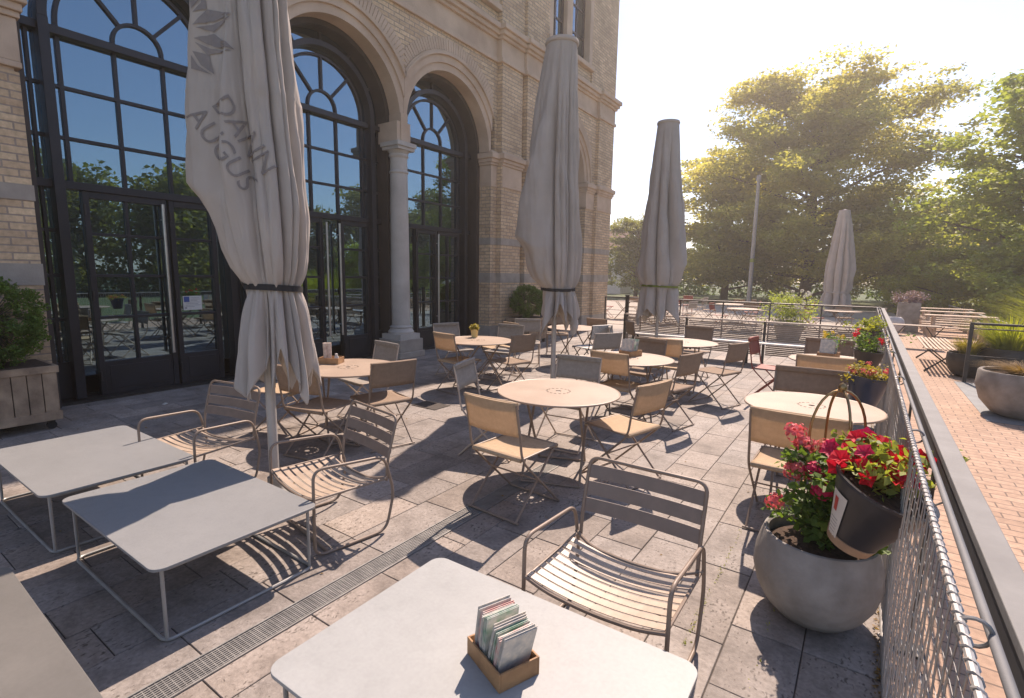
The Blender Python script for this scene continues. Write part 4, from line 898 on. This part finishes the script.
# boxwood in a wooden plank box
def plank_box(loc, hx, hy, h, label, rz=0):
    t = thing('wooden_planter', loc, rz, label, 'planter', 'wooden plank planters against the facade'); z0 = .1
    b = MB(); b.box((-hx, -hy, z0), (hx, hy, z0 + .09)); b.box((-hx - .005, -hy - .005, h - .07), (hx + .005, hy + .005, h)); b.build('frame', 'wood_grey', t, bevel=.004)
    b = MB(); n = max(4, int(hy * 2 / .105))
    for i in range(n):
        y = -hy + .012 + (2 * hy - .024) * i / n; yy = y + (2 * hy - .024) / n - .008
        b.box((hx - .03, y, z0 + .09), (hx - .006 + random.uniform(-.002, .002), yy, h - .07)); b.box((-hx + .006, y, z0 + .09), (-hx + .03, yy, h - .07))
    n = max(4, int(hx * 2 / .105))
    for i in range(n):
        x = -hx + .035 + (2 * hx - .07) * i / n; xx = x + (2 * hx - .07) / n - .008; b.box((x, -hy + .006, z0 + .09), (xx, -hy + .03, h - .07)); b.box((x, hy - .03, z0 + .09), (xx, hy - .006, h - .07))
    b.build('planks', 'wood_grey', t, bevel=.002)
    MB().box((-hx + .035, -hy + .035, z0 + .1), (hx - .035, hy - .035, h + .004)).build('soil', 'soil', t)
    for sx in (-1, 1):
        for sy in (-1, 1): MB().tube([(sx * (hx - .08) - .02, sy * (hy - .08), .04), (sx * (hx - .08) + .02, sy * (hy - .08), .04)], .04, 14).build('caster', 'black_strap', t, smooth=True)
    b = MB(); [b.box((sx * (hx - .08) - .015, sy * (hy - .08) - .03, .06), (sx * (hx - .08) + .015, sy * (hy - .08) + .03, z0)) for sx in (-1, 1) for sy in (-1, 1)]; b.build('caster_bracket', 'dark_metal', t)
    return t
def boxball(loc, r, label, h=.9):
    t = thing('boxwood', loc, 0, label, 'shrub', 'clipped boxwood shrubs')
    cs = []; rr = []
    q1, q2, q3 = rng.random(3) * 6
    for i in range(330):
        d = rng.normal(size=3); d /= np.linalg.norm(d); lump = 1 + .10 * sin(3.1 * d[0] + q1) * sin(2.7 * d[1] + q2) + .06 * sin(6 * d[2] + q3) + .06 * rng.normal()
        q = d * r * lump * (.74 + .22 * rng.random()); q[2] = q[2] * h + r * h * .95; cs.append(q); rr.append(r * (.10 + .07 * rng.random()))
    foliage('foliage', cs, rr, 60, .027, 'leaf_dark', t, 1, .15, .6)
    sg = MB(); 
    for i in range(70):
        d = rng.normal(size=3); d /= np.linalg.norm(d); c0 = np.array([0, 0, r * h * .95]); sg.tube([tuple(c0 + d * r * .2), tuple(c0 + d * r * np.array([.95, .95, .95 * h]))], [.006, .002], 4)
    sg.build('twigs', 'bark', t)
    MB().tube([(0, 0, -.02), (0, 0, r)], .03, 8).build('stem', 'bark', t)
plank_box((-7.04, 1.15, 0), .32, .47, .66, 'weathered wooden plank planter beside the first arched door at the left edge')
boxball((-7.02, 1.2, .66), .485, 'bushy boxwood growing in the plank planter at the left edge', .95)
plank_box((-6.83, 10.6, 0), .33, .45, .62, 'dark wooden plank planter against the pilaster behind the second parasol')
boxball((-6.83, 10.6, .62), .46, 'clipped boxwood in the planter behind the second parasol', .85)
# concrete bowl with geranium
bw = thing('concrete_planter', (-.085, 2.80, 0), 0, 'big round grey concrete bowl beside the balustrade, filled with geraniums', 'planter')
bw.scale = (.95, .95, .96)
MB().lathe([(.12, 0), (.17, .012), (.228, .07), (.272, .15), (.293, .235), (.288, .32), (.268, .40), (.255, .435), (.243, .438), (.233, .43), (.24, .38), (.25, .3)], 64, cap=False).build('bowl', 'concrete_pot', bw, smooth=True)
MB().lathe([(0, 0.001), (.12, 0)], 32).build('bowl_foot', 'concrete_pot', bw)
MB().lathe([(.262, .35), (.2, .385), (.1, .40), (0, .405)], 32).build('soil', 'soil', bw, smooth=True)
gm = thing('geranium', (-.085, 2.80, .39), 0, 'geranium with coral pink flower heads growing in the concrete bowl', 'flower')
cs = [(.02 + rng.normal() * .105, rng.normal() * .095, .03 + .40 * rng.random()) for _ in range(48)]
foliage('foliage', cs, [.07] * 48, 30, .04, 'leaf_plant', gm, .8, .5, .95)
st = MB()
gb = [((-.15, .06, .50), 0.055, 'petal_pink'), ((-.10, .03, .455), 0.051, 'petal_pink'), ((-.13, -.03, .335), 0.054, 'petal_pink'), ((.05, -.02, .41), 0.055, 'petal_pink'), ((-.20, -.05, .165), 0.046, 'petal_pink'), ((-.045, -.1, .375), 0.049, 'petal_magenta'), ((.0, -.12, .30), 0.055, 'petal_magenta'), ((-.02, .1, .44), 0.043, 'petal_pink')]
for c, r_, mt in gb:
    st.tube([(c[0] * .2, c[1] * .2, 0), (c[0] * .8, c[1] * .8, c[2] * .6), c], .0025, 5); q = MB(); bloom(q, c, r_, 80, .25); q.build('flower_head', mt, gm)
st.build('stems', 'leaf_plant', gm)
# brass plant support
ob = thing('brass_support', (-.06, 2.93, .40), R(25), 'domed brass wire plant support standing in the concrete bowl', 'plant support')
b = MB(); w_ = .125
for a in (0, 90):
    m = Matrix.Rotation(R(a), 3, 'Z'); pts = [m @ Vector(p) for p in [(-w_, 0, 0), (-w_, 0, .5)] + [(-w_ * cos(R(k * 12)), 0, .5 + .22 * sin(R(k * 12))) for k in range(1, 15)] + [(w_, 0, .5), (w_, 0, 0)]]; b.tube(pts, .0065, 8)
b.build('hoops', 'brass', ob, smooth=True)
b = MB(); b.tube([(w_ * cos(k * PI / 12), w_ * sin(k * PI / 12), .22) for k in range(24)], .004, 6, closed=True); b.build('ring', 'brass', ob, smooth=True)
MB().lathe([(0, .705), (.012, .71), (.02, .73), (.014, .748), (.004, .755), (0, .76)], 16).build('finial', 'brass', ob, smooth=True)
# hanging flower pots on the balustrade
def hang_pot(loc, sc, tilt, mat, label, flower, big=False, leaf='leaf_plant', br=.10):
    t = thing('hanging_pot', loc, 0, label, 'flower pot', 'flower pots hung on the balustrade'); t.rotation_euler = (R(tilt[0]), R(tilt[1]), 0)
    MB().lathe([(br * sc - .004, 0), (br * sc, .004), (.152 * sc, .25 * sc), (.158 * sc, .252 * sc), (.158 * sc, .262 * sc), (.146 * sc, .262 * sc), (.14 * sc, .22 * sc)], 40, cap=False).build('pot', mat, t, smooth=True)
    MB().lathe([(0, .22 * sc), (.142 * sc, .22 * sc)], 24, cap=False).build('soil', 'soil', t)
    if big:
        MB().lathe([(br * sc - .006, -.006), (br * sc + .005, 0), (br * sc + .017, .034 * sc), (br * sc + .012, .036 * sc)], 40).build('base_band', 'tan_band', t, smooth=True)
    h = MB(); h.tube([(.12 * sc, 0, .26 * sc), (.15 * sc, 0, .31 * sc), (.18 * sc, 0, .30 * sc), (.19 * sc, 0, .25 * sc)], .004, 6); h.build('hook', 'galv', t, smooth=True)
    return t
hp = hang_pot((.03, 2.57, .515), 1.2, (6, 20), 'black_pot', 'black hanging pot with white label, tilted against the balustrade', None, True, br=.068)
# label patch wrapped on the pot side
lb = MB(); a0, a1 = R(200), R(232); vs = []
for z in (.03, .24):
    rr = 1.2 * (.070 + .084 * (z / 1.2) / .25)
    for k in range(9): a = a0 + (a1 - a0) * k / 8; vs.append((rr * cos(a) * 1.012, rr * sin(a) * 1.012, z))
lb.add(vs, [(k, k + 1, k + 10, k + 9) for k in range(8)]); lb.build('label', 'white_label', hp)
lb = MB(); vs = []
for z in (.15, .215):
    rr = 1.2 * (.070 + .084 * (z / 1.2) / .25)
    for k in range(4): a = R(208) + R(9) * k / 3; vs.append((rr * cos(a) * 1.022, rr * sin(a) * 1.022, z))
lb.add(vs, [(k, k + 1, k + 5, k + 4) for k in range(3)]); lb.build('label_print', 'red_print', hp)
lb = MB()
for q in range(5):
    z = .05 + q * .016; rr = 1.2 * (.070 + .084 * (z / 1.2) / .25); vs = []
    for zz in (z, z + .004):
        for k in range(5): a = R(205) + R(20) * k / 4; vs.append((rr * cos(a) * 1.02, rr * sin(a) * 1.02, zz))
    lb.add(vs, [(k, k + 1, k + 6, k + 5) for k in range(4)])
lb.build('label_text', 'grey_print', hp)
rf = thing('red_trumpet_flower', (.115, 2.64, .785), 0, 'bright red trumpet flowers in the black pot hung on the balustrade', 'flower')
cs = [(rng.normal() * .085, rng.normal() * .10, .0 + .17 * rng.random()) for _ in range(30)]
foliage('foliage', cs, [.06] * 30, 24, .045, 'leaf_light', rf, .8, .4, .5)
for i in range(50):
    a = rng.random() * 6.28; q = math.sqrt(rng.random()); c = (q * .18 * cos(a) - .02, q * .19 * sin(a), .04 + .18 * rng.random() * (1.1 - q * .5)); b = MB(); trumpet(b, c, (c[0] * 3 + .2 + rng.normal() * .4, c[1] * 3 - .6 + rng.normal() * .4, .8), .034 + .012 * rng.random()); b.build('flower_head', 'petal_magenta' if i % 5 == 0 else 'petal_red', rf)
st = MB()
for i in range(9): a = i * .7; st.tube([(.0, .0, -.05), (.07 * cos(a), .08 * sin(a), .06), (.13 * cos(a), .15 * sin(a), .15)], .003, 5)
st.build('stems', 'leaf_brown', rf)
def pot_plant(name, loc, label, cat, mats, r, h, n=18, per=22, size=.035, flower=None, nf=6, group=None, leaf='leaf_plant'):
    t = thing(name, loc, 0, label, cat, group); cs = [(rng.normal() * r * .5, rng.normal() * r * .5, h * (.1 + .8 * rng.random())) for _ in range(n)]
    foliage('foliage', cs, [r * .38] * n, per, size, leaf, t, .8, .35, .6)
    st = MB(); [st.tube([(0, 0, -.03), (r * .5 * cos(k), r * .5 * sin(k), h * .8)], .003, 5) for k in range(6)]; st.build('stems', leaf, t)
    if flower:
        for i in range(nf):
            a = rng.random() * 6.28; b = MB(); bloom(b, (r * .7 * cos(a), r * .7 * sin(a), h * (.5 + .6 * rng.random())), size * .9, 22); b.build('flower_head', flower, t)
    return t
hang_pot((.045, 5.2, .60), .98, (0, 6), 'blue_pot', 'dark blue hanging pot, nearer of the two behind the first balustrade table', None)
pot_plant('mixed_flowers', (.06, 5.2, .83), 'low pink and cream flowers in the dark blue hanging pot', 'flower', None, .18, .11, 24, 24, .028, 'petal_pink', 8, leaf='leaf_gold')
hang_pot((.045, 7.0, .62), .95, (0, 6), 'black_pot', 'black hanging pot with red flowers behind the second balustrade table', None)
pot_plant('red_geranium', (.05, 7.0, .84), 'red geranium in a pot hung behind the second balustrade table', 'flower', None, .2, .24, 24, 24, .034, 'petal_red', 6)
hang_pot((.045, 8.6, .72), 1.0, (0, 6), 'black_pot', 'black hanging pot with a bright green mound, farthest along the balustrade', None)
pot_plant('green_mound', (.05, 8.6, .95), 'bright yellow-green mound plant in the farthest hanging pot', 'plant', None, .17, .22, 24, 30, .035, leaf='leaf_yellow')
hang_pot((.05, 4.1, .18), .8, (0, 6), 'black_pot', 'small dark pot hung low behind the red flowers', None)
pot_plant('small_geranium', (.05, 4.1, .37), 'small geranium with white and pink flowers under the first balustrade table', 'flower', None, .13, .16, 16, 22, .03, 'petal_white', 5)
# yellow pot on table
yp = thing('yellow_flower_pot', (-4.85, 6.05, .70), 0, 'small yellow pot on the round table by the third arched door', 'flower pot')
MB().lathe([(.045, 0), (.058, .11), (.062, .112), (.062, .125), (.054, .125), (.05, .09)], 28, cap=False).build('pot', 'yellow_pot', yp, smooth=True); MB().lathe([(0, .1), (.052, .1)], 20, cap=False).build('soil', 'soil', yp)
pot_plant('succulent', (-4.85, 6.05, .81), 'spiky yellow-green succulent in the small yellow pot', 'plant', None, .075, .09, 22, 22, .028, leaf='leaf_gold')
# trough with yellow flowers beside the bench
tr = thing('flower_trough', (-.42, 10.25, 0), 0, 'wooden flower trough standing on legs at the right end of the bench', 'planter')
b = MB(); b.box((-.26, -.1, .40), (.26, .1, .58)); b.build('box', 'wood_bench', tr, bevel=.004)
for sx in (-1, 1):
    for sy in (-1, 1): MB().box((sx * .22 - .015, sy * .075 - .015, 0), (sx * .22 + .015, sy * .075 + .015, .40)).build('leg', 'wood_bench', tr)
MB().box((-.24, -.085, .578), (.24, .085, .584)).build('soil', 'soil', tr)
pot_plant('yellow_flowers', (-.42, 10.25, .58), 'bright yellow flowers in the wooden trough', 'flower', None, .2, .18, 20, 20, .035, 'petal_yellow', 12)
# flowering shrub at the far railing
sp = thing('shrub_tub', (-1.72, 16.0, 0), 0, 'wide grey tub behind the far railing', 'planter'); MB().lathe([(.28, 0), (.38, .4), (.42, .5), (.38, .5), (.36, .46)], 32, cap=False).build('tub', 'concrete_pot', sp, smooth=True); MB().lathe([(0, .45), (.38, .45)], 24, cap=False).build('soil', 'soil', sp)
pot_plant('white_flowering_shrub', (-1.72, 16.0, .42), 'rounded white-flecked shrub in the tub behind the far railing', 'shrub', None, .62, .85, 60, 40, .06, 'petal_white', 30, leaf='leaf_light')
# debris and moss along the balustrade foot
P_ = np.stack([.17 + rng.random(900) * .035, -1 + rng.random(900) * 9, .002 + rng.random(900) ** 2 * .02], 1); V, F = leaves(P_, .02, .7, .5); tag(npmesh('leaf_litter', V, F, 'leaf_brown'), 'brown leaf litter gathered along the foot of the wire net', 'leaf litter', kind='stuff')
k_ = 110; P_ = np.stack([-.54 + rng.normal(size=k_) * .006, 2.2 + rng.random(k_) ** 1.6 * 1.3, .001 + rng.random(k_) * .006], 1); P2_ = np.stack([-.24 + rng.normal(size=20) * .006, 2.0 + rng.random(20) * .9, .001 + rng.random(20) * .008], 1); V, F = leaves(np.concatenate([P_, P2_]), .011, .5, .5); tag(npmesh('moss', V, F, 'leaf_yellow'), 'moss tufts growing in the slab joints', 'moss', kind='stuff')

n_ = 260; P_ = np.stack([-7.2 + rng.random(n_) * 7.3, .4 + rng.random(n_) * 10.5, np.full(n_, .004)], 1); V, F = leaves(P_, .016, .97, .6, .7); tag(npmesh('leaf_scatter', V, F, 'leaf_brown'), 'tiny dry leaves and crumbs scattered over the terrace slabs', 'leaf litter', kind='stuff')
scr = MB(); scr.add([(0, 0, .004), (.06, .01, .006), (.07, .05, .02), (.01, .045, .008), (.035, .03, .028)], [(0, 1, 4), (1, 2, 4), (2, 3, 4), (3, 0, 4)]); tag(scr.build('paper_scrap', 'paper', loc=(-7.0, 2.62, 0), solid=.001), 'crumpled white paper scrap on the paving before the first door', 'litter')
# ------------------------------------------------------------------ promenade furniture
def bowl(loc, r, h, mat, label):
    t = thing('round_planter', loc, 0, label, 'planter', 'planters on the brick promenade')
    MB().lathe([(r * .45, 0), (r * .62, h * .06), (r * .88, h * .32), (r * 1.0, h * .65), (r * .98, h * .97), (r * .95, h), (r * .88, h), (r * .87, h * .9)], 48, cap=False).build('bowl', mat, t, smooth=True); MB().lathe([(0, h * .9), (r * .9, h * .9)], 28, cap=False).build('soil', 'soil', t)
bowl((1.70, 8.75, 0), .46, .56, 'concrete_pot', 'big round concrete planter at the right edge of the view')
def grassy(loc, r, h, label, leaf='leaf_yellow', n=900, bow=.5, wid=.008):
    t = thing('ornamental_grass', loc, 0, label, 'grass', None); V, F = [], []; r = r * 1.0
    for i in range(n):
        a = rng.random() * 6.28; q = rng.random() ** .5 * r * .35; ll = h * (.6 + .5 * rng.random()); k0 = len(V); sp_ = (.3 + rng.random()) * r * bow * 1.6
        for s in range(5):
            u = s / 4; rad = q + sp_ * u ** 1.7; z = ll * (u - .35 * u ** 3 * (sp_ / r)); w_ = wid * (1 - u * .85); cx_, cy_ = rad * cos(a), rad * sin(a)
            V += [(cx_ - w_ * sin(a), cy_ + w_ * cos(a), z), (cx_ + w_ * sin(a), cy_ - w_ * cos(a), z)]
            if s: j = k0 + s * 2; F.append((j - 2, j - 1, j + 1, j))
    npmesh('blades', np.array(V), np.array(F), leaf, t); return t
grassy((1.70, 8.75, .5), .42, .2, 'brown tufted sedge in the concrete planter at the right edge', 'leaf_brown', 1100, .55, .005)
bowl((2.1, 12.0, 0), .5, .55, 'dark_metal', 'dark wide planter with pale grass behind the metal barrier')
grassy((2.1, 12.0, .45), .75, .75, 'yellow-green arching grass in the dark wide planter')
grassy((3.6, 13.6, 0), 1.7, 1.9, 'tall bright yellow-green grass clump at the right edge behind the barrier', n=2200, wid=.014)
bowl((1.55, 11.9, 0), .3, .42, 'dark_metal', 'small dark planter next to the slatted bench'); grassy((1.55, 11.9, .36), .35, .4, 'small pale grass tuft next to the slatted bench', 'leaf_gold', 400)
sb = thing('slatted_bench', (1.22, 13.1, 0), 0, 'long slatted metal bench with crossed legs beside the dark planters', 'bench')
b = MB(); [b.box((-.26 + i * .065, -1.2, .43), (-.225 + i * .065, 1.2, .45)) for i in range(8)]; b.build('slats', 'wood_bench', sb)
for y in (-1.0, 1.0):
    b = MB(); b.tube([(-.24, y, .01), (.24, y, .43)], .014, 6); b.tube([(.24, y + .04, .01), (-.24, y + .04, .43)], .014, 6); b.tube([(-.24, y - .12, .01), (.24, y + .16, .43)], .01, 6); b.build('leg_cross', 'dark_metal', sb)
ft = thing('folding_side_table', (1.05, 16.3, 0), R(0), 'small folding table with crossed legs on the brick promenade', 'table')
MB().prism(rounded(.5, .22, .03), .55, .565).build('tabletop', 'taupe_metal', ft)
for x in (-.38, .38): b = MB(); b.tube([(x - .18, 0, .01), (x + .18, 0, .55)], .012, 6); b.tube([(x + .18, .02, .01), (x - .18, .02, .55)], .012, 6); b.build('leg_cross', 'dark_metal', ft)
def picnic(loc, label, first=None):
    if first: t = copy_tree(first); t.location = loc; return tag(t, label)
    t = thing('beer_table_set', loc, 0, label, 'picnic table', 'wooden picnic tables on the promenade')
    b = MB(); [b.box((-.75, -.26 + i * .135, .72), (.75, -.14 + i * .135, .745)) for i in range(4)]; b.build('tabletop', 'wood_bench', t)
    for s in (-1, 1): b = MB(); [b.box((-.75, s * .62 - .13 + i * .135, .43), (.75, s * .62 - .01 + i * .135, .455)) for i in range(2)]; b.build('seat', 'wood_bench', t)
    for x in (-.55, .55): b = MB(); b.box((x - .03, -.24, 0), (x + .03, -.18, .72)); b.box((x - .03, .18, 0), (x + .03, .24, .72)); b.box((x - .029, -.72, .38), (x + .029, .72, .43)); b.box((x - .028, -.68, 0), (x + .028, -.62, .38)); b.box((x - .028, .62, 0), (x + .028, .68, .38)); b.build('leg', 'wood_bench', t)
    return t
pc = picnic((2.1, 18.3, 0), 'wooden picnic table set nearest to us on the promenade')
picnic((2.15, 20.6, 0), 'middle wooden picnic table set on the promenade', pc); picnic((2.2, 22.9, 0), 'farthest wooden picnic table set, beside the lavender planter', pc)
b = thing('lavender_planter', (1.15, 21.5, 0), 0, 'tall grey square planter with lavender at the end of the promenade', 'planter'); MB().prism(rounded(.3, .3, .04), 0, .95).build('box', 'concrete_pot', b, bevel=.01)
pot_plant('lavender', (1.15, 21.5, .93), 'purple lavender tuft on the tall square planter', 'flower', None, .42, .35, 40, 40, .06, leaf='lavender')
b = thing('white_ball_planter', (.72, 19.9, 0), 0, 'pale round ball-shaped pot behind the end of the balustrade', 'planter'); MB().lathe([(.14, 0), (.25, .1), (.31, .28), (.27, .46), (.2, .54), (.17, .54), (.16, .5)], 32, cap=False).build('pot', 'pale_pot', b, smooth=True); MB().lathe([(0, .5), (.17, .5)], 16, cap=False).build('soil', 'soil', b)
mb_ = thing('metal_barrier', (0, 11.2, 0), 0, 'thin dark metal barrier in front of the planters on the right', 'railing')
b = MB(); [b.tube([(1.45, 0, z), (3.0, 0, z)], r_, 8) for z, r_ in ((.98, .02), (.9, .01), (.45, .008))]; b.build('rails', 'dark_metal', mb_); [MB().box((x - .025, -.025, 0), (x + .025, .025, 1.0)).build('post', 'dark_metal', mb_) for x in (1.45, 2.98)]
pw = thing('parapet', (0, 0, 0), 0, 'low plastered parapet with metal handrail along the outer edge of the promenade', 'wall')
MB().box((2.9, 11.5, -.05), (3.1, 30, .35)).build('wall', 'sandstone', pw)
b = MB(); b.tube([(3.0, 11.5, .62), (3.0, 30, .62)], .025, 8); b.tube([(3.0, 11.5, .5), (3.0, 30, .5)], .012, 8); [b.tube([(3.0, 11.6 + i * 1.8, .35), (3.0, 11.6 + i * 1.8, .62)], .015, 6) for i in range(11)]; b.build('handrail', 'galv', pw)

# ------------------------------------------------------------------ forecourt beyond the terrace
CG = 'cafe chairs on the forecourt beyond the railing'
rr = random.Random(5)
names_ = ['farthest to the left', 'behind the third parasol', 'next to the lamp post', 'left of the shrub tub', 'right of the shrub tub', 'under the big tree']
ftp = [(-7.9, 19.2), (-5.9, 18.2), (-4.2, 20.4), (-3.2, 17.6), (-6.6, 22.5), (-2.6, 21.6), (-.6, 19.0)]
lab_t = ['leftmost round table on the forecourt', 'forecourt round table just right of the third parasol', 'forecourt round table in line with the lamp post', 'forecourt round table nearest the far railing', 'farthest forecourt round table toward the left', 'forecourt round table toward the distant parasol', 'forecourt round table nearest the end of the balustrade']
for i, (x, y) in enumerate(ftp):
    round_table((x, y, 0), rr.uniform(0, 3), lab_t[i], T2)
    for k, (dx, dy, fc, wd) in enumerate(((-.75, .1, 0, 'left'), (.75, -.05, 180, 'right'), (.05, .75, 270, 'far'))):
        place('red' if (i + k) % 3 == 0 else ('grey' if k % 2 else 'brown'), x + dx, y + dy, fc + rr.uniform(-20, 20), ('red' if (i + k) % 3 == 0 else ('grey' if k % 2 else 'brown')) + ' chair, ' + wd + ' side of the ' + lab_t[i], CG)
lp = thing('lamp_post', (-5.5, 31.5, 0), 0, 'tall slim grey lamp post with a small green band in front of the big tree', 'lamp post')
MB().tube([(0, 0, -.05), (0, 0, 6.9)], [.13, .085], 14).build('pole', 'galv', lp, smooth=True); MB().lathe([(.122, 2.55), (.122, 2.75)], 16).build('band', 'leaf_light', lp); MB().lathe([(.09, 6.9), (.12, 6.92), (.12, 7.2), (.02, 7.25)], 14).build('lamp_head', 'galv', lp, smooth=True)
hs = thing('white_house', (-24.5, 50, 0), R(10), 'pale house showing between the building corner and the small tree', 'house')
MB().box((-4, -3, -1), (4, 3, 4.2)).build('wall', 'house_render', hs); b = MB(); b.add([(-4.3, -3.3, 4.2), (4.3, -3.3, 4.2), (4.3, 3.3, 4.2), (-4.3, 3.3, 4.2), (-4.3, 0, 6.4), (4.3, 0, 6.4)], [(0, 1, 5, 4), (2, 3, 4, 5), (0, 4, 3), (1, 2, 5), (0, 3, 2, 1)]); b.build('roof', 'roof_tile', hs)
for x in (-2.5, 0, 2.5): q = MB().box((x - .5, -3.03, 1.4), (x + .5, -2.99, 2.8)).build('window', 'frame_steel', hs)

# ------------------------------------------------------------------ trees
def tree(loc, h, rad, label, leaf, nc=220, per=130, size=.26, trunk_h=.25, seed=1, layered=.3, name='broadleaf_tree', group='trees beyond the terraces', cr=None, ground=False):
    t = thing(name, loc, 0, label, 'tree', group); rs = np.random.default_rng(seed)
    # limbs first, clumps hang on limb ends
    b = MB(); b.tube([(0, 0, -.3), (rad * .02, 0, h * .2), (0, rad * .03, h * .55), (rad * .03, 0, h * .85)], [h * .028, h * .022, h * .014, h * .004], 12); cs = []; rr_ = []
    nl = 34
    for i in range(nl):
        z0 = h * (trunk_h * .7 + (.9 - trunk_h * .7) * (i / nl)); a = i * 2.4 + rs.random() * .6; u = (z0 / h - trunk_h * .7) / (1 - trunk_h * .7); env = rad * (math.sin(PI * min(1, .22 + .78 * (1 - u) ** .9) * .5) if not ground else (1 - u ** 2.2) ** .5) * (.75 + .35 * rs.random())
        env = max(env, rad * .18); dz = h * (.05 + .12 * rs.random()) ; e = np.array([cos(a) * env, sin(a) * env, z0 + dz])
        b.tube([(0, 0, z0 * .92), tuple(e * .5 + np.array([0, 0, z0 * .5 - .1])), tuple(e * .92 + np.array([0, 0, z0 * .07]))], [h * .009, h * .005, h * .0015], 6)
        m = max(2, nc // nl)
        for k in range(m):
            s = .30 + .75 * rs.random() ** .7; c = np.array([e[0] * s, e[1] * s, z0 * .95 + (e[2] - z0 * .95) * s]) + rs.normal(size=3) * np.array([rad * .11, rad * .11, h * .03]); c[2] = min(c[2], h * .98); cs.append(c); rr_.append((cr or rad * .13) * (.55 + .8 * rs.random()))
    b.build('trunk', 'bark', t, smooth=True)
    P = clump_pts(np.array(cs), rr_, per, layered); V, F = leaves(P, size, .55, .62); npmesh('crown', V, F, leaf, t); return t
tree((-3.7, 41, -.2), 14.9, 7.7, 'huge spreading golden-green tree dominating the view beyond the forecourt', 'leaf_big', 2100, 70, .22, .06, 4, .34, cr=1.05, ground=True)
tree((-9.6, 44, -.2), 11.5, 5.2, 'mid-sized tree at the left shoulder of the huge tree', 'leaf_big', 420, 80, .28, .12, 6, .4, cr=1.1)
tree((-15.5, 40, -.2), 6.6, 2.6, 'small loose tree right of the building corner', 'leaf_mid', 170, 70, .22, .2, 9, .6, cr=.65)
tree((6.6, 30, -.2), 11.2, 4.9, 'tall airy light green tree at the right edge of the view', 'leaf_light', 700, 80, .22, .10, 12, .4, cr=.8)
tree((4.4, 46, -.2), 7.2, 4.2, 'round-crowned tree between the huge tree and the right-edge tree', 'leaf_light', 420, 80, .26, .08, 14, .55, cr=1.0)
tree((3.2, 34, -.6), 3.8, 2.5, 'bright yellow-green bush beyond the promenade picnic tables', 'leaf_yellow', 200, 110, .16, .02, 15, .8, name='bush', group='bushes beyond the promenade', cr=.5, ground=True)
tree((6.4, 27, -.6), 4.4, 2.9, 'green bush right of the promenade, behind the parapet', 'leaf_light', 260, 110, .16, .02, 16, .8, name='bush', group='bushes beyond the promenade', cr=.5, ground=True)
tree((8.2, 21, -.8), 4.0, 3.0, 'big loose bush near the right edge, behind the tall grass', 'leaf_light', 300, 110, .14, .02, 17, .8, name='bush', group='bushes beyond the promenade', cr=.5, ground=True)
# hedge belt closing the view and wood mirrored in the windows
cs, rr_ = [], []
for i in range(950):
    x = -34 + 66 * rng.random(); y = 50 + 5 * rng.random(); cs.append((x, y, -.5 + rng.random() ** .8 * (5.6 + 1.4 * sin(x * .5)))); rr_.append(1.0)
V, F = leaves(clump_pts(np.array(cs), rr_, 60, .8), .32, .3, .6); tag(npmesh('hedge_belt', V, F, 'leaf_dark'), 'dense dark belt of bushes closing the view behind the trees', 'undergrowth', kind='stuff')
cs, rr_ = [], []
for k in range(26):
    x = 22 + 9 * rng.random(); y = -8 + k * 3.0; hh = 7.5 + 4.5 * rng.random()
    for i in range(130):
        a = rng.random() * 6.28; q = rng.random() ** .5 * 3.4; z = hh * (.0 + .92 * rng.random()); cs.append((x + q * cos(a) * (1.15 - z / hh * .7), y + q * sin(a) * (1.15 - z / hh * .7), z)); rr_.append(1.0)
V, F = leaves(clump_pts(np.array(cs), rr_, 60, .8), .36, .35, .6); tag(npmesh('wood', V, F, 'leaf_mid'), 'leafy wood across the promenade, mirrored in the arched windows', 'wood', kind='stuff')

# added haze volume; its warm glow and veil replace lens flare
m, nt = newmat('haze'); pv = N(nt, 'ShaderNodeVolumePrincipled'); pv.inputs['Color'].default_value = (1, .92, .83, 1); pv.inputs['Density'].default_value = .0029; pv.inputs['Anisotropy'].default_value = .55
o = N(nt, 'ShaderNodeOutputMaterial'); L(nt, pv.outputs[0], o.inputs['Volume'])
tag(MB().box((-262, -162, -2.6), (262, 302, 17)).build('haze', 'haze'), 'thin warm haze added for a lens-flare glow and veil', 'haze', kind='stuff')
